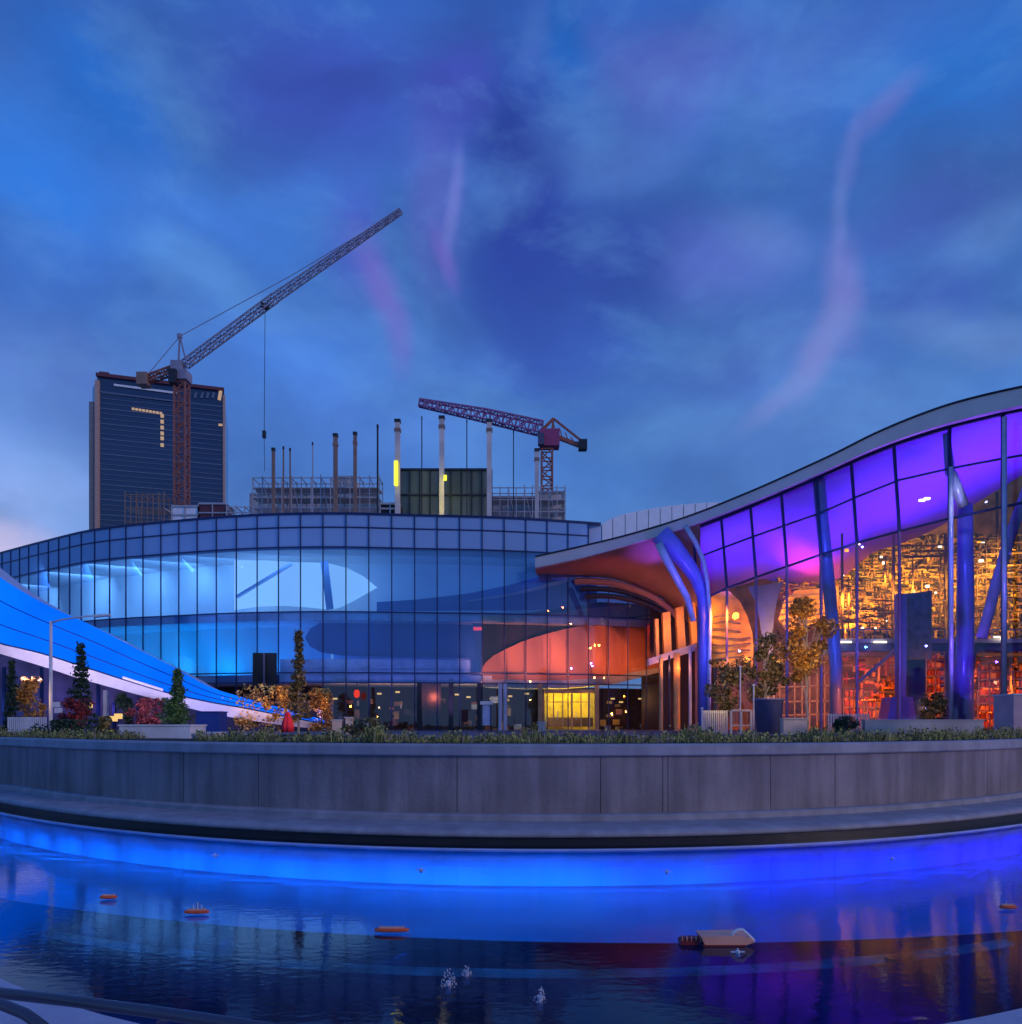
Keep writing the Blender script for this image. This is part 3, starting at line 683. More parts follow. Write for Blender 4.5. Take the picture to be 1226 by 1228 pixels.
# street level
P0, P1 = 385, 786
mb, mb2 = MB(), MB()
for a, b in zip(st, st[1:]):
    if a < P0-10 or b > P1+10: continue
    if 648 < (a+b)/2 < 716: continue
    d = (at_z(b,0)-at_z(a,0)).normalized()*.04
    (mb if a < 680 else mb2).add([at_z(a,PZ)+d, at_z(b,PZ)-d, at_z(b,6.3)-d, at_z(a,6.3)+d], [(0,1,2,3)])
part(mb, 'street_glazing', 'gglass', gb); part(mb2, 'street_glazing', 'gglass', gb)
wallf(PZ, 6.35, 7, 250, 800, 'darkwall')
wallf(PZ, 6.35, 1.2, 505, 538, 'brick', 'brick_pier'); 
for px in (503, 541, 575, 648, 716): part(MB().bar(at_z(px, PZ, -.4), at_z(px, 6.3, -.4), .35), 'pier', 'darkmetal' if px != 648 and px != 716 else 'goldwall', gb)
for px in (600, 606): part(MB().path([at_z(px, PZ, -.6), at_z(px, 6.3, -.6)], .16, 10), 'column', 'white', gb)
# furniture and lit shelves inside, small
rnd = random.Random(11)
mb, mo, mw = MB(), MB(), MB()
for k in range(96):
    px = rnd.uniform(395, 790)
    if 645 < px < 720: continue
    z = PZ+rnd.random()**1.5*2.6; off = rnd.uniform(1.5, 6.5)
    part(MB().box(at_z(px, z, off), (rnd.uniform(.12,.7), .3, rnd.uniform(.08,.8))), 'lobby_fitting', rnd.choice(['rust','mezz','darkmetal','brick','goldwall','inwall2']), gb)
for px, y in ((402,838),(455,832),(477,830),(548,833),(562,836),(590,838),(612,835),(735,838),(745,842),(768,838),(632,832)):
    part(MB().box(Wf(px, y, 3), (.35,.2,.14)), 'ceiling_lamp', 'lamp_g', gb)
for px, pw, c in ((410,60,(1,.5,.3)),(455,90,(1,.45,.2)),(490,60,(1,.5,.2)),(520,25,(1,.4,.25)),(560,80,(1,.6,.3)),(600,90,(1,.75,.35)),(630,60,(1,.8,.4)),(745,70,(.7,.8,1)),(775,60,(1,.6,.2))): lamp('POINT', at_z(px, 5.2, .8), pw, c, .08, name='lobby_light')
# golden entrance
mb = MB(); e0, e1 = 652, 716
part(MB().prism([Wf(e0,828,3.2), Wf(e1,828,3.2), at_z(e1,PZ,3.2), at_z(e0,PZ,3.2)], (0,.2,0)), 'entrance_back_wall', mat('golden_wall', (.8,.65,.12), .6, var=.3, scale=1.2), gb)
for px in (652, 664, 675, 686, 697, 707, 716):
    mb.bar(at_z(px, PZ, -.1), Wf(px, 829, -.1), .16 if px in (652,716,686) else .09)
mb.bar(Wf(652,829,-.1), Wf(716,829,-.1), .3); mb.bar(Wf(652,842,-.1), Wf(716,842,-.1), .08)
ef = part(mb, 'entrance_frame', 'goldwall', gb)
for px in (669, 691): part(MB().bar(at_z(px, PZ+.9, -.25), at_z(px, PZ+1.6, -.25), .05), 'door_handle', 'steelpale', ef)
part(MB().box(Wf(684,866,2.4), (4,.1,.8)), 'reception_desk', 'rust', gb)
for px in (658, 684, 708): lamp('POINT', Wf(px, 834, 1.2), 120, (1,.66,.07), .1, name='entrance_light')
part(MB().box(at_z(684, PZ+.03, -1.8), (4.6, 3.2, .05)), 'door_mat', mat('pale_mat', (.6,.55,.3), .8), gb)
# canopy-side orange doors
part(MB().prism([Wf(786,836,2), Wf(812,836,2), Wf(812,862,2), Wf(786,862,2)], (0,.1,0)), 'lit_side_window', emit('lit_orange_glass', (240,140,40), .9, .4, 1.5), gb)
for px in (791, 798, 806): part(MB().bar(Wf(px,834,1.8), Wf(px,864,1.8), .12), 'window_bar', 'darkmetal', gb)
# lamps inside the halls
for px, pw, c in ((20,190,(.2,.5,1)),(80,230,(.2,.5,1)),(140,230,(.2,.5,1)),(200,190,(.2,.5,1)),(260,150,(.2,.5,1)),
                  (330,60,(.2,.45,1)),(400,50,(.15,.4,1)),(480,42,(.10,.32,1)),(560,36,(.09,.30,1)),(640,34,(.08,.3,1)),(710,34,(.08,.28,1)),(760,50,(.08,.28,1))):
    p = at_z(px, 16.45, 1.6+max(0,250-px)*.006); lamp('AREA', p, pw*1.15, c, 5.5, at_z(px, 13.4, 5.5+max(0,250-px)*.02), sy=1.6, name='hall_light')
for px, pw, c in ((60,200,(0,.34,1)),(120,200,(0,.36,1)),(180,200,(0,.38,1)),(240,150,(0,.36,1)),(300,90,(.02,.32,1)),(360,50,(.03,.2,1)),
                  (430,10,(.05,.12,1)),(500,10,(.06,.12,1)),(570,5,(.1,.12,.9))):
    p = at_z(px, 7.6, 2.0); lamp('AREA', p, pw, c, 5, at_z(px, 9.6, 5.3), sy=.5, name='floor_light')
for px in (150,230,310,390,470,540): lamp('SPOT', at_z(px, 4.2 if px > 300 else 9, -9), (1100 if px < 420 else 520), (.15,.42,1), .25, at_z(px, 12.5, 0), math.radians(58), name='facade_fill_light')  # added exterior spots that brighten the slab band, no fixtures there
for px, pw, c in ((300,55,(.0,.3,1)),(380,40,(.4,.3,1)),(460,40,(.45,.3,1)),(540,36,(.5,.3,.95))):
    lamp('SPOT', at_z(px, 3.2, -6), pw*17, c, .2, at_z(px, 7.2, .3), math.radians(60), name='slab_fill_light')  # added exterior spots that tint the lower slab violet
for px, pw, c in ((590,1500,(1,.30,.24)),(640,1900,(1,.28,.18)),(690,2000,(1,.26,.13)),(740,1750,(1,.24,.08)),(780,1100,(1,.22,.06))):
    lamp('SPOT', Wf(px, 812, -5), pw, c, .2, Wf(px, 778, 1), math.radians(62), name='wall_wash_light')

# ------------------------------------------------------------------ blue ribbon ramp in front
rb = thing('blue_ribbon_ramp', W(200,860,57), 'glowing blue sweeping ribbon ramp with a white lower lip at the left', 'ramp')
RT = [(-120,600),(-60,645),(0,692),(35,714),(70,732),(110,750),(160,776),(210,801),(250,823),(290,836),(330,847),(370,858),(412,872)]
RB = [(-120,735),(-60,752),(0,771),(50,783),(100,799),(150,815),(200,830),(250,841),(300,850),(350,860),(390,868),(412,873)]
LT = RB
LBt = [(-120,748),(-60,765),(0,784),(50,799),(90,812),(150,829),(200,842),(250,855),(300,864),(350,871),(390,875),(412,876)]
def Dr(px): return 54+6*max(0, min(1, (px+60)/480))
P = list(range(-120, 413, 7))
top, bot = [W(p, smooth(RT,p), Dr(p)) for p in P], [W(p, smooth(RB,p), Dr(p)) for p in P]
rows = []
for j in range(9):
    f = j/8; bul = math.sin(PI*f)*1.2
    rows.append([W(p, smooth(RT,p)*(1-f)+smooth(RB,p)*f, Dr(p)+1.6*(1-f)-bul*.5) for p in P])
part(MB().grid(rows), 'ribbon_skin', 'ribbon', rb, True)
part(MB().grid([rows[0], [v+Vector((0,3.5,-.4)) for v in rows[0]], [v+Vector((0,3.5,-.4)) for v in rows[-1]], rows[-1]]), 'ribbon_back', 'inwall2', rb)
for f in (.36, .72):
    pts = [W(p, smooth(RT,p)*(1-f)+smooth(RB,p)*f, Dr(p)+1.6*(1-f)-math.sin(PI*f)*.6-.03) for p in P]
    part(MB().path(pts, .035, 5), 'panel_seam', mat('dark_blue_seam', (.0,.02,.25), .5), rb)
part(MB().band([W(p, smooth(LT,p)+1.5, Dr(p)-.5) for p in P], [W(p, smooth(LBt,p), Dr(p)-.2) for p in P], (0, 3, 0)), 'white_lip', 'lip', rb)
part(MB().path([W(p, smooth(RB,p)+.5, Dr(p)-.45) for p in P], .05, 5), 'lip_handrail', 'mull', rb)
part(MB().band([W(147,811,55.2), W(195,826,56)], [W(147,814,55.2), W(195,829,56)], (0,.1,0)), 'lit_ledge', 'lip', rb)
for px, c in ((0,(.75,.6,1)),(60,(.75,.6,1)),(120,(.7,.6,1)),(180,(.55,.5,1)),(240,(.4,.4,1)),(310,(.45,.4,1)),(370,(.6,.45,1))):
    p = W(px, smooth(LBt,px)+12, Dr(px)-3.2); lamp('AREA', p, 62, c, 3.5, W(px, smooth(LT,px)+5, Dr(px)), sy=.3, name='lip_light')
# undercroft behind the ribbon
uc = thing('undercroft_pavilion', W(110,870,66), 'dim glazed undercroft pavilion with violet light below the ribbon ramp', 'pavilion')
P = list(range(-100, 420, 20))
part(MB().band([W(p, min(smooth(LBt,p)-4, 840), 68) for p in P], [W(p, 876, 68) for p in P], (0,.2,0)), 'rear_wall', mat('dim_violet_wall', (.12,.10,.22), .6, var=.5, scale=.5), uc)
for px in (-40, 5, 50, 118, 126, 137, 165, 245, 290): part(MB().bar(W(px,876,66), W(px,800 if px < 120 else 842,66), .22), 'mullion', 'mull', uc)
part(MB().bar(W(127,876,62), W(127,828,62), .3), 'white_column', 'white', uc)
for px, c, e in ((0,(.25,.4,1),60),(60,(.5,.3,1),55),(118,(.3,.2,1),50),(170,(.6,.2,.5),18),(250,(.1,.2,1),30)):
    lamp('POINT', W(px, 850, 65), e*1.2, c, .3, name='undercroft_light')
for k, (px, py) in enumerate(((68,845),(70,852),(136,862),(142,859),(106,846))):
    part(MB().box(W(px,py,60), (.6,.1,.4)), 'lit_poster', 'lamp_g' if k > 1 else 'white', uc)

# ------------------------------------------------------------------ arena with wing roof
ar = thing('arena_hall', (22, 55, PZ), 'tall violet and orange lit glass arena hall under a rising wing roof at the right', 'building')
FT = [(642,668),(700,655),(760,640),(830,618),(900,590),(950,568),(1000,545),(1050,520),(1100,499),(1150,482),(1226,464),(1320,447),(1450,432)]
FB = [(642,681),(700,668.5),(760,652),(830,630),(900,603),(950,582),(1000,560),(1050,537.5),(1100,519),(1150,504),(1226,486),(1320,469),(1450,455)]
DA = [(600,63.5),(642,62.5),(830,58.5),(900,56.3),(1000,52.5),(1100,48.7),(1226,44),(1320,40.8),(1450,37.5)]
def Da(px): return smooth(DA, px)
def fty(px): return smooth(FT, px)
def fby(px): return smooth(FB, px)
P = [642,650]+list(range(660, 1451, 10))
part(MB().band([W(p, fty(p), Da(p)) for p in P], [W(p, fby(p), Da(p)) for p in P], (0, .6, 0)), 'roof_fascia', 'fascia', ar)
part(MB().path([W(p, fty(p)-.6, Da(p)-.03) for p in P], .07, 6), 'gutter_edge', 'darkmetal', ar)
part(MB().grid([[W(p, fty(p), Da(p))+Vector((0,.3,-.02)) for p in P], [W(p, fty(p), Da(p))+Vector((2,34,1.5)) for p in P]]), 'roof_deck', 'whiteroof', ar)
# outer eave soffit between fascia and glass
G0 = .9
P2 = [p for p in P if p >= 838]
part(MB().grid([[W(p, fby(p)-1, Da(p)+.05) for p in P2], [W(p, fby(p)+7, Da(p)+G0+.5) for p in P2]]), 'eave', mat('dark_eave', (.10,.07,.1), .5), ar)
# hall soffit: sweeps back and down
IB = [(838,722),(856,714),(876,706),(895,700),(915,694),(935,700),(960,704),(985,700),(1010,692),(1045,664),(1080,652),(1110,640),(1140,624),(1160,610),(1190,592),(1226,570),(1320,520),(1450,470)]
rows = []
P3 = list(range(838, 1451, 8))
for j in range(9):
    f = j/8
    rows.append([W(p, (fby(p)+5)*(1-f)+smooth(IB,p)*f, Da(p)+G0+.4+9*f**1.2) for p in P3])
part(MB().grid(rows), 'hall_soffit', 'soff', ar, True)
# brown/orange outer soffit that pours down towards the funnel column
OB = [(642,694),(670,693),(700,692),(730,695),(755,702),(780,713),(800,727),(815,742),(830,758),(840,772)]
P4 = list(range(642, 841, 6)); rows = []
for j in range(9):
    f = j/8
    rows.append([W(p+6*f*f, (fby(p)+.5)*(1-f)+smooth(OB,p)*f, Da(p)+.3+6*f**1.1) for p in P4])
part(MB().grid(rows), 'timber_soffit', 'soffbrown', ar, True)
for q_, (a0, dy) in enumerate(((690,10),(700,22),(712,34))):       # curved ribs under it
    pts = [W(p, smooth(OB,p)+dy*(.35+.65*max(0,(820-p)/180))-3, Da(p)+5.4) for p in range(690+6*q_, 826-6*q_, 8)]
    part(MB().path(pts, .22 if q_ else .3, 6), 'curved_rib', 'darkmetal' if q_ else 'soffbrown', ar)
# glass
sta = [838, 872, 907, 944, 985, 1028, 1079, 1139, 1203, 1272, 1350, 1440]
def ly(tab, p): return smooth(tab, p)
TB = [(838,668),(870,656),(905,643),(945,629),(980,617),(1028,596),(1075,577),(1139,562),(1203,550),(1226,546),(1320,530),(1450,510)]
TC = [(838,722),(870,706),(905,693),(945,679),(985,665),(1028,651),(1080,637),(1139,622),(1203,608),(1226,602),(1320,585),(1450,570)]
def Wa(px, py, o=0): return W(px, py, Da(px)+G0+o)
def fl(px): return HY+(EYE-PZ)*F0/(Da(px)+G0)
glz, mul = MB(), MB()
for a, b in zip(sta, sta[1:]):
    ya = [fby(a)+5, ly(TB,a), ly(TC,a), fl(a)]; yb = [fby(b)+5, ly(TB,b), ly(TC,b), fl(b)]
    for i in range(3): glz.add([Wa(a,ya[i+1]), Wa(b,yb[i+1]), Wa(b,yb[i]), Wa(a,ya[i])], [(0,1,2,3)])
    mul.bar(Wa(a,ya[1],-.05), Wa(b,yb[1],-.05), .12); mul.bar(Wa(a,ya[2],-.05), Wa(b,yb[2],-.05), .13)
    mul.bar(Wa(a,fby(a)+5,-.05), Wa(b,fby(b)+5,-.05), .2)
for a in sta:
    lean = -7 if a < 1100 else 0
    mul.bar(Wa(a+lean,fby(a)+5,-.06), Wa(a,ly(TC,a),-.06), .16)
part(glz, 'hall_glazing', 'aglass', ar); part(mul, 'upper_mullions', 'mull', ar)
mb = MB()
for a in sta: mb.bar(Wa(a,ly(TC,a),-.06), Wa(a,fl(a),-.06), .15)
part(mb, 'lower_mullions', mat('violet_grey_mullion', (.22,.13,.2), .4, .2), ar)
# pale wind poles
for px, y0 in ((1141,560),(1205,500)):
    part(MB().path([W(px,y0,Da(px)+.3), W(px,874,Da(px)+.3)], .13, 10), 'wind_pole', 'steelpale', ar, True)
# columns
def col(pts, D, r, m='steelblue', name='column', n=14):
    return part(MB().path([W(x, y, D) for x, y in pts], r, n), name, m, ar, True)
col([(792,640),(806,655),(822,674),(836,694),(844,716),(847,745),(846,790),(845,876)], 59, [.75,.75,.62,.52,.48,.46,.45,.42])
col([(822,630),(834,650),(844,672),(849,700),(852,740),(851,790),(850,876)], 58.4, [.18,.18,.17,.16,.15,.15,.15], 'steelpale', 'conduit')
col([(790,652),(800,672),(812,694),(824,716),(832,745)], 58.2, [.3,.3,.28,.25,.2], 'steelpale', 'strand')
col([(982,572),(986,620),(992,680),(998,740),(1003,800),(1003,868)], 54.5, [.42]*6)
col([(1143,566),(1148,585),(1156,608)], 47.8, [.2,.32,.3], 'steelpale', 'bracket')
col([(1158,606),(1158,680),(1158,760),(1156,800),(1152,876)], 48.8, [.42,.46,.5,.55,.75])
col([(1235,580),(1213,640),(1195,700),(1178,765)], 46.5, [.3]*4, mat('violet_tube', (.45,.35,.65), .35), 'diagonal_brace')
col([(1135,520),(1140,570)], 48.5, [.2,.3])
part(MB().prism([W(x,y,52) for x, y in ((1077,712),(1088,712),(1087,838),(1078,838))], (0,.5,0)), 'pier', 'steelblue', ar)
part(MB().prism([W(x,y,51.6) for x, y in ((1070,836),(1095,836),(1102,876),(1062,876))], (0,1.4,0)), 'pier_plinth', 'steelblue', ar)
part(MB().prism([W(x,y,53) for x, y in ((1089,712),(1118,708),(1118,790),(1089,790))], (0,.8,0)), 'grey_panel', mat('green_grey_panel', (.1,.16,.2), .6, var=.4, scale=2), ar)
# Y column
part(MB().grid([[W(x, y, 58+dd) for x, y in ((897,704),(906,722),(911,742),(914,764),(916,800),(914,840))] for dd in (0,1)]+
     [[W(x, y, 58+dd) for x, y in ((940,698),(933,716),(929,738),(927,760),(927,800),(930,840))] for dd in (1,0)]+[[W(x, y, 58) for x, y in ((897,704),(906,722),(911,742),(914,764),(916,800),(914,840))]]), 'flared_column', 'steelblue', ar, True)
# mezzanine
part(MB().band([W(p, 766, 55) for p in range(1004, 1330, 20)], [W(p, 771, 55) for p in range(1004, 1330, 20)], (0, 6, 0)), 'mezzanine_floor', 'steelpale', ar)
part(MB().band([W(p, 772, 55.2) for p in range(1004, 1330, 20)], [W(p, 781, 55.2) for p in range(1004, 1330, 20)], (0, 5, 0)), 'mezzanine_beam', 'mezz', ar)
mb = MB()
for i in range(22): mb.bar(W(1008+i*14,766,55), W(1008+i*14,754,55), .05)
mb.bar(W(1004,755,55), W(1320,755,55), .07); part(mb, 'balustrade', 'mezz', ar)
part(MB().bar(W(1030,818,54), W(1078,776,54), .3, .15), 'stair', 'mezz', ar)
part(MB().prism([W(x,y,56) for x, y in ((1089,782),(1110,782),(1110,872),(1089,872))], (0,1,0)), 'dark_core', 'bluebox', ar)
part(MB().prism([W(x,y,54) for x, y in ((1136,782),(1172,782),(1160,872),(1138,872))], (0,1,0)), 'blue_core', mat('violet_core', (.15,.1,.5), .5), ar)
# stands and structure behind the glass
B0 = 66
P = list(range(838, 1500, 20))
part(MB().band([W(p, 560 if p > 1000 else 640, 74) for p in P], [W(p, 880, 74) for p in P], (0,.3,0)), 'rear_wall', mat('bronze_rear_wall', (.5,.22,.07), .7, var=.8, scale=.35), ar)
mb, cl, ra_ = MB(), MB(), MB()
for i in range(15):                            # tiers rise to the back
    D = 57.5+i*.95; y = 762-i*8.2
    Pq = list(range(1006 if i < 6 else 930, 1500, 30))
    mb.band([W(p, y, D) for p in Pq], [W(p, y+7, D) for p in Pq], (0,.9,0))
    ra_.bar(W(Pq[0], y-4, D), W(1480, y-4, D), .05)
part(mb, 'seating_tiers', 'goldwall', ar)
part(ra_, 'tier_rails', 'darkmetal', ar)
rnd = random.Random(5)
for i in range(15):
    D = 57.3+i*.95; y = 762-i*8.2
    for k in range(420):
        px = rnd.uniform(1006 if i < 6 else 932, 1340)
        a = Vector((1,0,rnd.uniform(-.12,.12)))*rnd.uniform(.05,.42) if rnd.random() < .62 else Vector((rnd.uniform(-.15,.15),0,1))*rnd.uniform(.06,.34)
        c = W(px, y-rnd.uniform(-3,6), D-rnd.uniform(0,.6)); cl.bar(c-a, c+a, rnd.uniform(.04,.13), rnd.uniform(.04,.13))
o = part(cl, 'stand_fittings', 'clutter', ar); o['kind'] = 'stuff'
mb = MB()
for px in range(1010, 1460, 62):
    mb.bar(W(px, 640 if px < 1140 else 590, 57), W(px+rnd.uniform(-3,3), 766, 56.5), .14)
for y in (655, 668, 682, 696, 710, 724, 738, 752):
    mb.bar(W(1085, y, 56.8), W(1460, y-12, 56.8), .09 if y % 4 else .14)
for px in range(1018, 1460, 11):
    if rnd.random() < .6: y_ = rnd.uniform(640 if px > 1060 else 690, 700); mb.bar(W(px, y_, 56.4), W(px, rnd.uniform(735, 766), 56.4), .07)
for k in range(26):
    px = rnd.uniform(1010, 1300); y_ = rnd.uniform(650 if px > 1060 else 695, 750); mb.bar(W(px, y_, 56), W(px+rnd.uniform(20,60), y_+rnd.uniform(-6,3), 56), .1)
for k in range(12):
    px = 1090+k*31; mb.bar(W(px, 690, 56.8), W(px+31, 655, 56.8), .08)
part(mb, 'steel_frames', mat('bronze_steel', (.22,.12,.05), .5, .4), ar)
# street-level fit-out: frames, shelves and machines in red and amber light
lo, lf = MB(), MB()
for k in range(520):
    px = rnd.uniform(1008, 1340); py = rnd.uniform(786, 872)
    if rnd.random() < .5 and 1088 < px < 1112: continue
    a = Vector((1,0,0))*rnd.uniform(.08,.5) if rnd.random() < .5 else Vector((0,0,1))*rnd.uniform(.1,.6)
    c = W(px, py, rnd.uniform(56.5, 62)); lo.bar(c-a, c+a, rnd.uniform(.05,.2), rnd.uniform(.05,.2))
for px in range(935, 1004, 9): lf.bar(W(px, 770, 60), W(px, 876, 60), .1)
for py in (775, 792, 808, 824, 842, 858): lf.bar(W(932, py, 60), W(1006, py-2, 60), .1); lf.bar(W(1008, py+6, 59), W(1076, py+6, 59), .1)
o = part(lo, 'ground_fittings', 'shelf_orange', ar); o['kind'] = 'stuff'
part(lf, 'shop_frames', 'rust', ar)
for px, py, pw, c in ((950,820,160,(1,.25,.04)),(985,850,150,(1,.2,.03)),(1030,800,90,(.7,.08,.3)),(1025,845,260,(1,.16,.02)),(1062,850,240,(1,.15,.02)),(1125,850,200,(1,.2,.03)),(1185,850,260,(1,.16,.02)),(1240,830,200,(1,.2,.03)),(950,770,200,(1,.4,.05))):
    lamp('POINT', W(px,py,55.6), pw*2.2, (c[0], c[1]*1.5, c[2]), .1, name='shop_light')
for px, py, pw in ((900,830,60),(865,840,50)): lamp('POINT', W(px,py,58), pw, (.4,.1,.6), .1, name='shop_light')
# orange gallery wall with an arched top
arch = [(852,800),(852,714),(862,710),(875,709),(888,722),(897,740),(902,758),(904,775),(903,800)]
part(MB().prism([W(x,y,60.5) for x, y in arch], (0,.3,0)), 'arched_panel', mat('orange_louvre_panel', (.8,.42,.07), .6, var=.5, scale=.8), ar)
mb = MB()
for k in range(9): mb.path([W(852+q*12, 722+k*8.5+math.sin(q*1.1+k)*2, 60.3) for q in range(5) if 852+q*12 < 876+k*5], .07, 5) if k > 1 else None
part(mb, 'louvre_ribs', 'rust', ar)
part(MB().prism([W(x,y,61) for x, y in ((934,742),(940,722),(955,708),(1006,704),(1006,735),(975,748),(945,758))], (0,.3,0)), 'gallery_panel', mat('orange_gallery_panel', (.8,.4,.08), .6, var=.5, scale=.8), ar)
mb = MB()
for k in range(6): mb.bar(W(938, 716+k*7, 60.8), W(1004, 710+k*5.6, 60.8), .12)
part(mb, 'gallery_rails', 'rust', ar)
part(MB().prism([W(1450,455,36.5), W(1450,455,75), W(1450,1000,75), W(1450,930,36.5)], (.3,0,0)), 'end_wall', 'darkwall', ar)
# glowing racks at street level
def rack(x0, x1, y0, y1, D, label=None):
    f = MB(); w_ = MB()
    nx = max(2, int((x1-x0)/9)); ny = max(3, int((y1-y0)/9))
    for i in range(nx+1): x = x0+(x1-x0)*i/nx; f.bar(W(x,y0,D), W(x,y1,D), .07)
    for j in range(ny+1): y = y0+(y1-y0)*j/ny; f.bar(W(x0,y,D), W(x1,y,D), .07)
    for j in range(ny):
        for i in range(nx*2):
            w_.box(W(x0+(x1-x0)*(i+.5)/(nx*2), y0+(y1-y0)*(j+.6)/ny, D+.25), ((x1-x0)/nx/2*D/F0*rnd.uniform(.5,1), .3, (y1-y0)/ny*D/F0*rnd.uniform(.4,.85)))
    g_ = part(w_, 'rack_goods', 'shelf_orange', ar); part(f, 'rack_frame', 'rust', ar)
    lamp('POINT', W((x0+x1)/2, y0+(y1-y0)*.35, D-1.1), 60, (1,.22,.02), .12, name='rack_light'); lamp('POINT', W((x0+x1)/2, y0+(y1-y0)*.8, D-1.1), 50, (1,.16,.02), .12, name='rack_light')
rack(1111,1133,782,860,53); rack(1174,1200,796,872,50); rack(1153,1172,828,872,50); rack(1012,1036,826,870,54); rack(1040,1062,838,872,54); rack(1216,1250,805,872,48)
# lamps: violet to the soffit, orange to the stands
for px, py, dd, pw in ((858,700,3,70),(875,690,1.6,60),(905,700,3.5,110),(945,690,4,110),(985,690,5,110),(1030,665,5,150),(1075,650,5,170),(1120,640,4,200),(1165,620,4,210),(1210,600,4,210),(1270,590,4,210)):
    p = W(px, py+22, Da(px)+G0+dd); lamp('SPOT', p, pw*5.2, (.16,.05,1), .3, W(px, py-50, Da(px)+G0+4), math.radians(135), name='violet_uplight')
lamp('POINT', W(872,672,Da(872)+2.0), 45, (.55,.5,1), .15, name='violet_spot'); lamp('POINT', W(896,652,Da(896)+2.2), 30, (.5,.4,1), .15, name='violet_spot')
for px in (960, 1005, 1045): lamp('SPOT', W(px, 735, 62), 1300, (1,.07,.2), .3, W(px+10, 670, 61), math.radians(80), name='pink_fill_light')  # added pink lamps where orange and violet glow mix
for px, py, D, pw, c in ((872,735,57.2,260,(1,.3,.02)),(890,790,57,60,(1,.4,.03)),(970,722,57,240,(1,.36,.03)),(1020,715,56,230,(1,.4,.03)),(1060,690,56,260,(1,.42,.03)),(1110,700,55,300,(1,.5,.05)),
                      (1110,660,60,300,(1,.5,.05)),(1190,690,54,330,(1,.58,.08)),(1190,640,60,300,(1,.55,.1)),(1240,660,54,330,(1,.58,.08)),(1020,750,57,90,(1,.4,.04)),(1290,640,55,300,(1,.55,.1))):
    lamp('SPOT', W(px,py,D), pw*4.2, c, .25, W(px,py,D)+Vector((0,3,-1.2)), math.radians(125), name='stand_light')
rnd = random.Random(21)
for k in range(70):
    px = rnd.uniform(1010, 1224); py = rnd.uniform(650, 758); D = 57
    part(MB().box(W(px,py,D), (rnd.uniform(.1,.3), .1, rnd.uniform(.08,.2))), 'small_lamp', 'lamp_o' if rnd.random() < .7 else 'lamp_w', ar)
for px, py in ((1085,562),(1112,598),(1106,600)):
    part(MB().box(W(px,py,Da(px)+3.5), (.35,.2,.12)), 'downlight', 'lamp_w', ar)
for px, py in ((1010,770),(1018,770),(1052,770),(1060,770),(1196,764),(1204,766)): part(MB().box(W(px,py,54.8), (.4,.1,.12)), 'strip_lamp', 'lamp_w', ar)
# blue accent light on the columns and plaza
for px, py, D, pw, c in ((840,770,55,170,(.08,.1,1)),(815,690,55.5,160,(.12,.06,1)),(992,640,51,170,(.08,.12,1)),(1003,770,51,150,(.05,.2,1)),(1152,650,45,170,(.12,.1,1)),(1160,790,45.5,170,(.18,.08,1)),
                         (1080,770,48.5,110,(.15,.15,1)),(1150,590,46,60,(.5,.5,1)),(922,760,54,110,(.12,.08,1)),(1080,850,48.5,50,(.2,.2,1)),(1205,700,42.5,130,(.2,.12,1))):
    lamp('POINT', W(px,py,D), pw*1.5, c, .08, name='blue_accent_light')
# orange on the outer soffit and fins
for px, py, D, pw in ((760,720,60.5,110),(800,735,60.2,90),(700,712,62,22),(735,700,61,40)):
    lamp('POINT', W(px,py,D), pw, (1,.16,.04), .06, name='soffit_light')
lamp('SPOT', W(790,700,60.5), 500, (.2,.05,1), .2, W(775,655,61.5), math.radians(70), name='violet_uplight')
# orange fins, beam and columns of the entrance wing
fn = [((786,742),(790,742),(791,788),(787,788)), ((795,735),(804,733),(806,784),(797,785)), ((811,729),(820,727),(823,779),(814,781)), ((827,723),(834,722),(837,771),(830,774))]
for q_ in fn: part(MB().prism([W(x,y,63) for x, y in q_], (0,.7,0)), 'vertical_fin', 'orangefin', ar)
part(MB().band([W(780,722,66), W(838,715,66)], [W(780,792,66), W(838,774,66)], (0,.2,0)), 'dark_recess', 'darkwall', ar)
for px, py in ((792,757),(808,752),(826,746),(800,800),(818,800)): lamp('POINT', W(px,py,61.3), 52, (1,.42,.06) if py < 790 else (1,.3,.1), .1, name='fin_light')
part(MB().band([W(778,790,62), W(836,771,62)], [W(778,798,62), W(836,780,62)], (0,.8,0)), 'entrance_beam', 'cream', ar)
for px, r, m_ in ((793,.16,'goldwall'),(812,.26,'orangefin'),(828,.12,'white'),(803,.08,'mull'),(836,.14,'redwall')): part(MB().path([W(px,793-(px-778)*.28,62), W(px,877,62)], r, 8), 'slim_column', m_, ar)

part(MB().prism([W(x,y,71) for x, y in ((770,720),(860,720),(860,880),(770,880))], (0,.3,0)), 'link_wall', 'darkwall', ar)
# white roof drum behind
wd = thing('roof_drum', W(790,620,80), 'white panelled curved roof parapet behind the start of the wing roof', 'roof')
DT = [(722,628),(735,621),(750,616),(775,611),(800,607),(830,604),(862,602),(900,601)]
mb = MB(); P = [722,735,750,764,778,792,806,820,834,848,862,880]
for a, b in zip(P, P[1:]): mb.band([W(a+.4,smooth(DT,a),78), W(b-.4,smooth(DT,b),78)], [W(a+.4,670,78), W(b-.4,670,78)], (0,1,0)) if True else None
part(mb, 'drum_panels', 'whiteroof', wd); part(MB().band([W(p,smooth(DT,p)+1,78.1) for p in P], [W(p,680,78.1) for p in P], (0,8,0)), 'drum_core', 'mullw', wd)

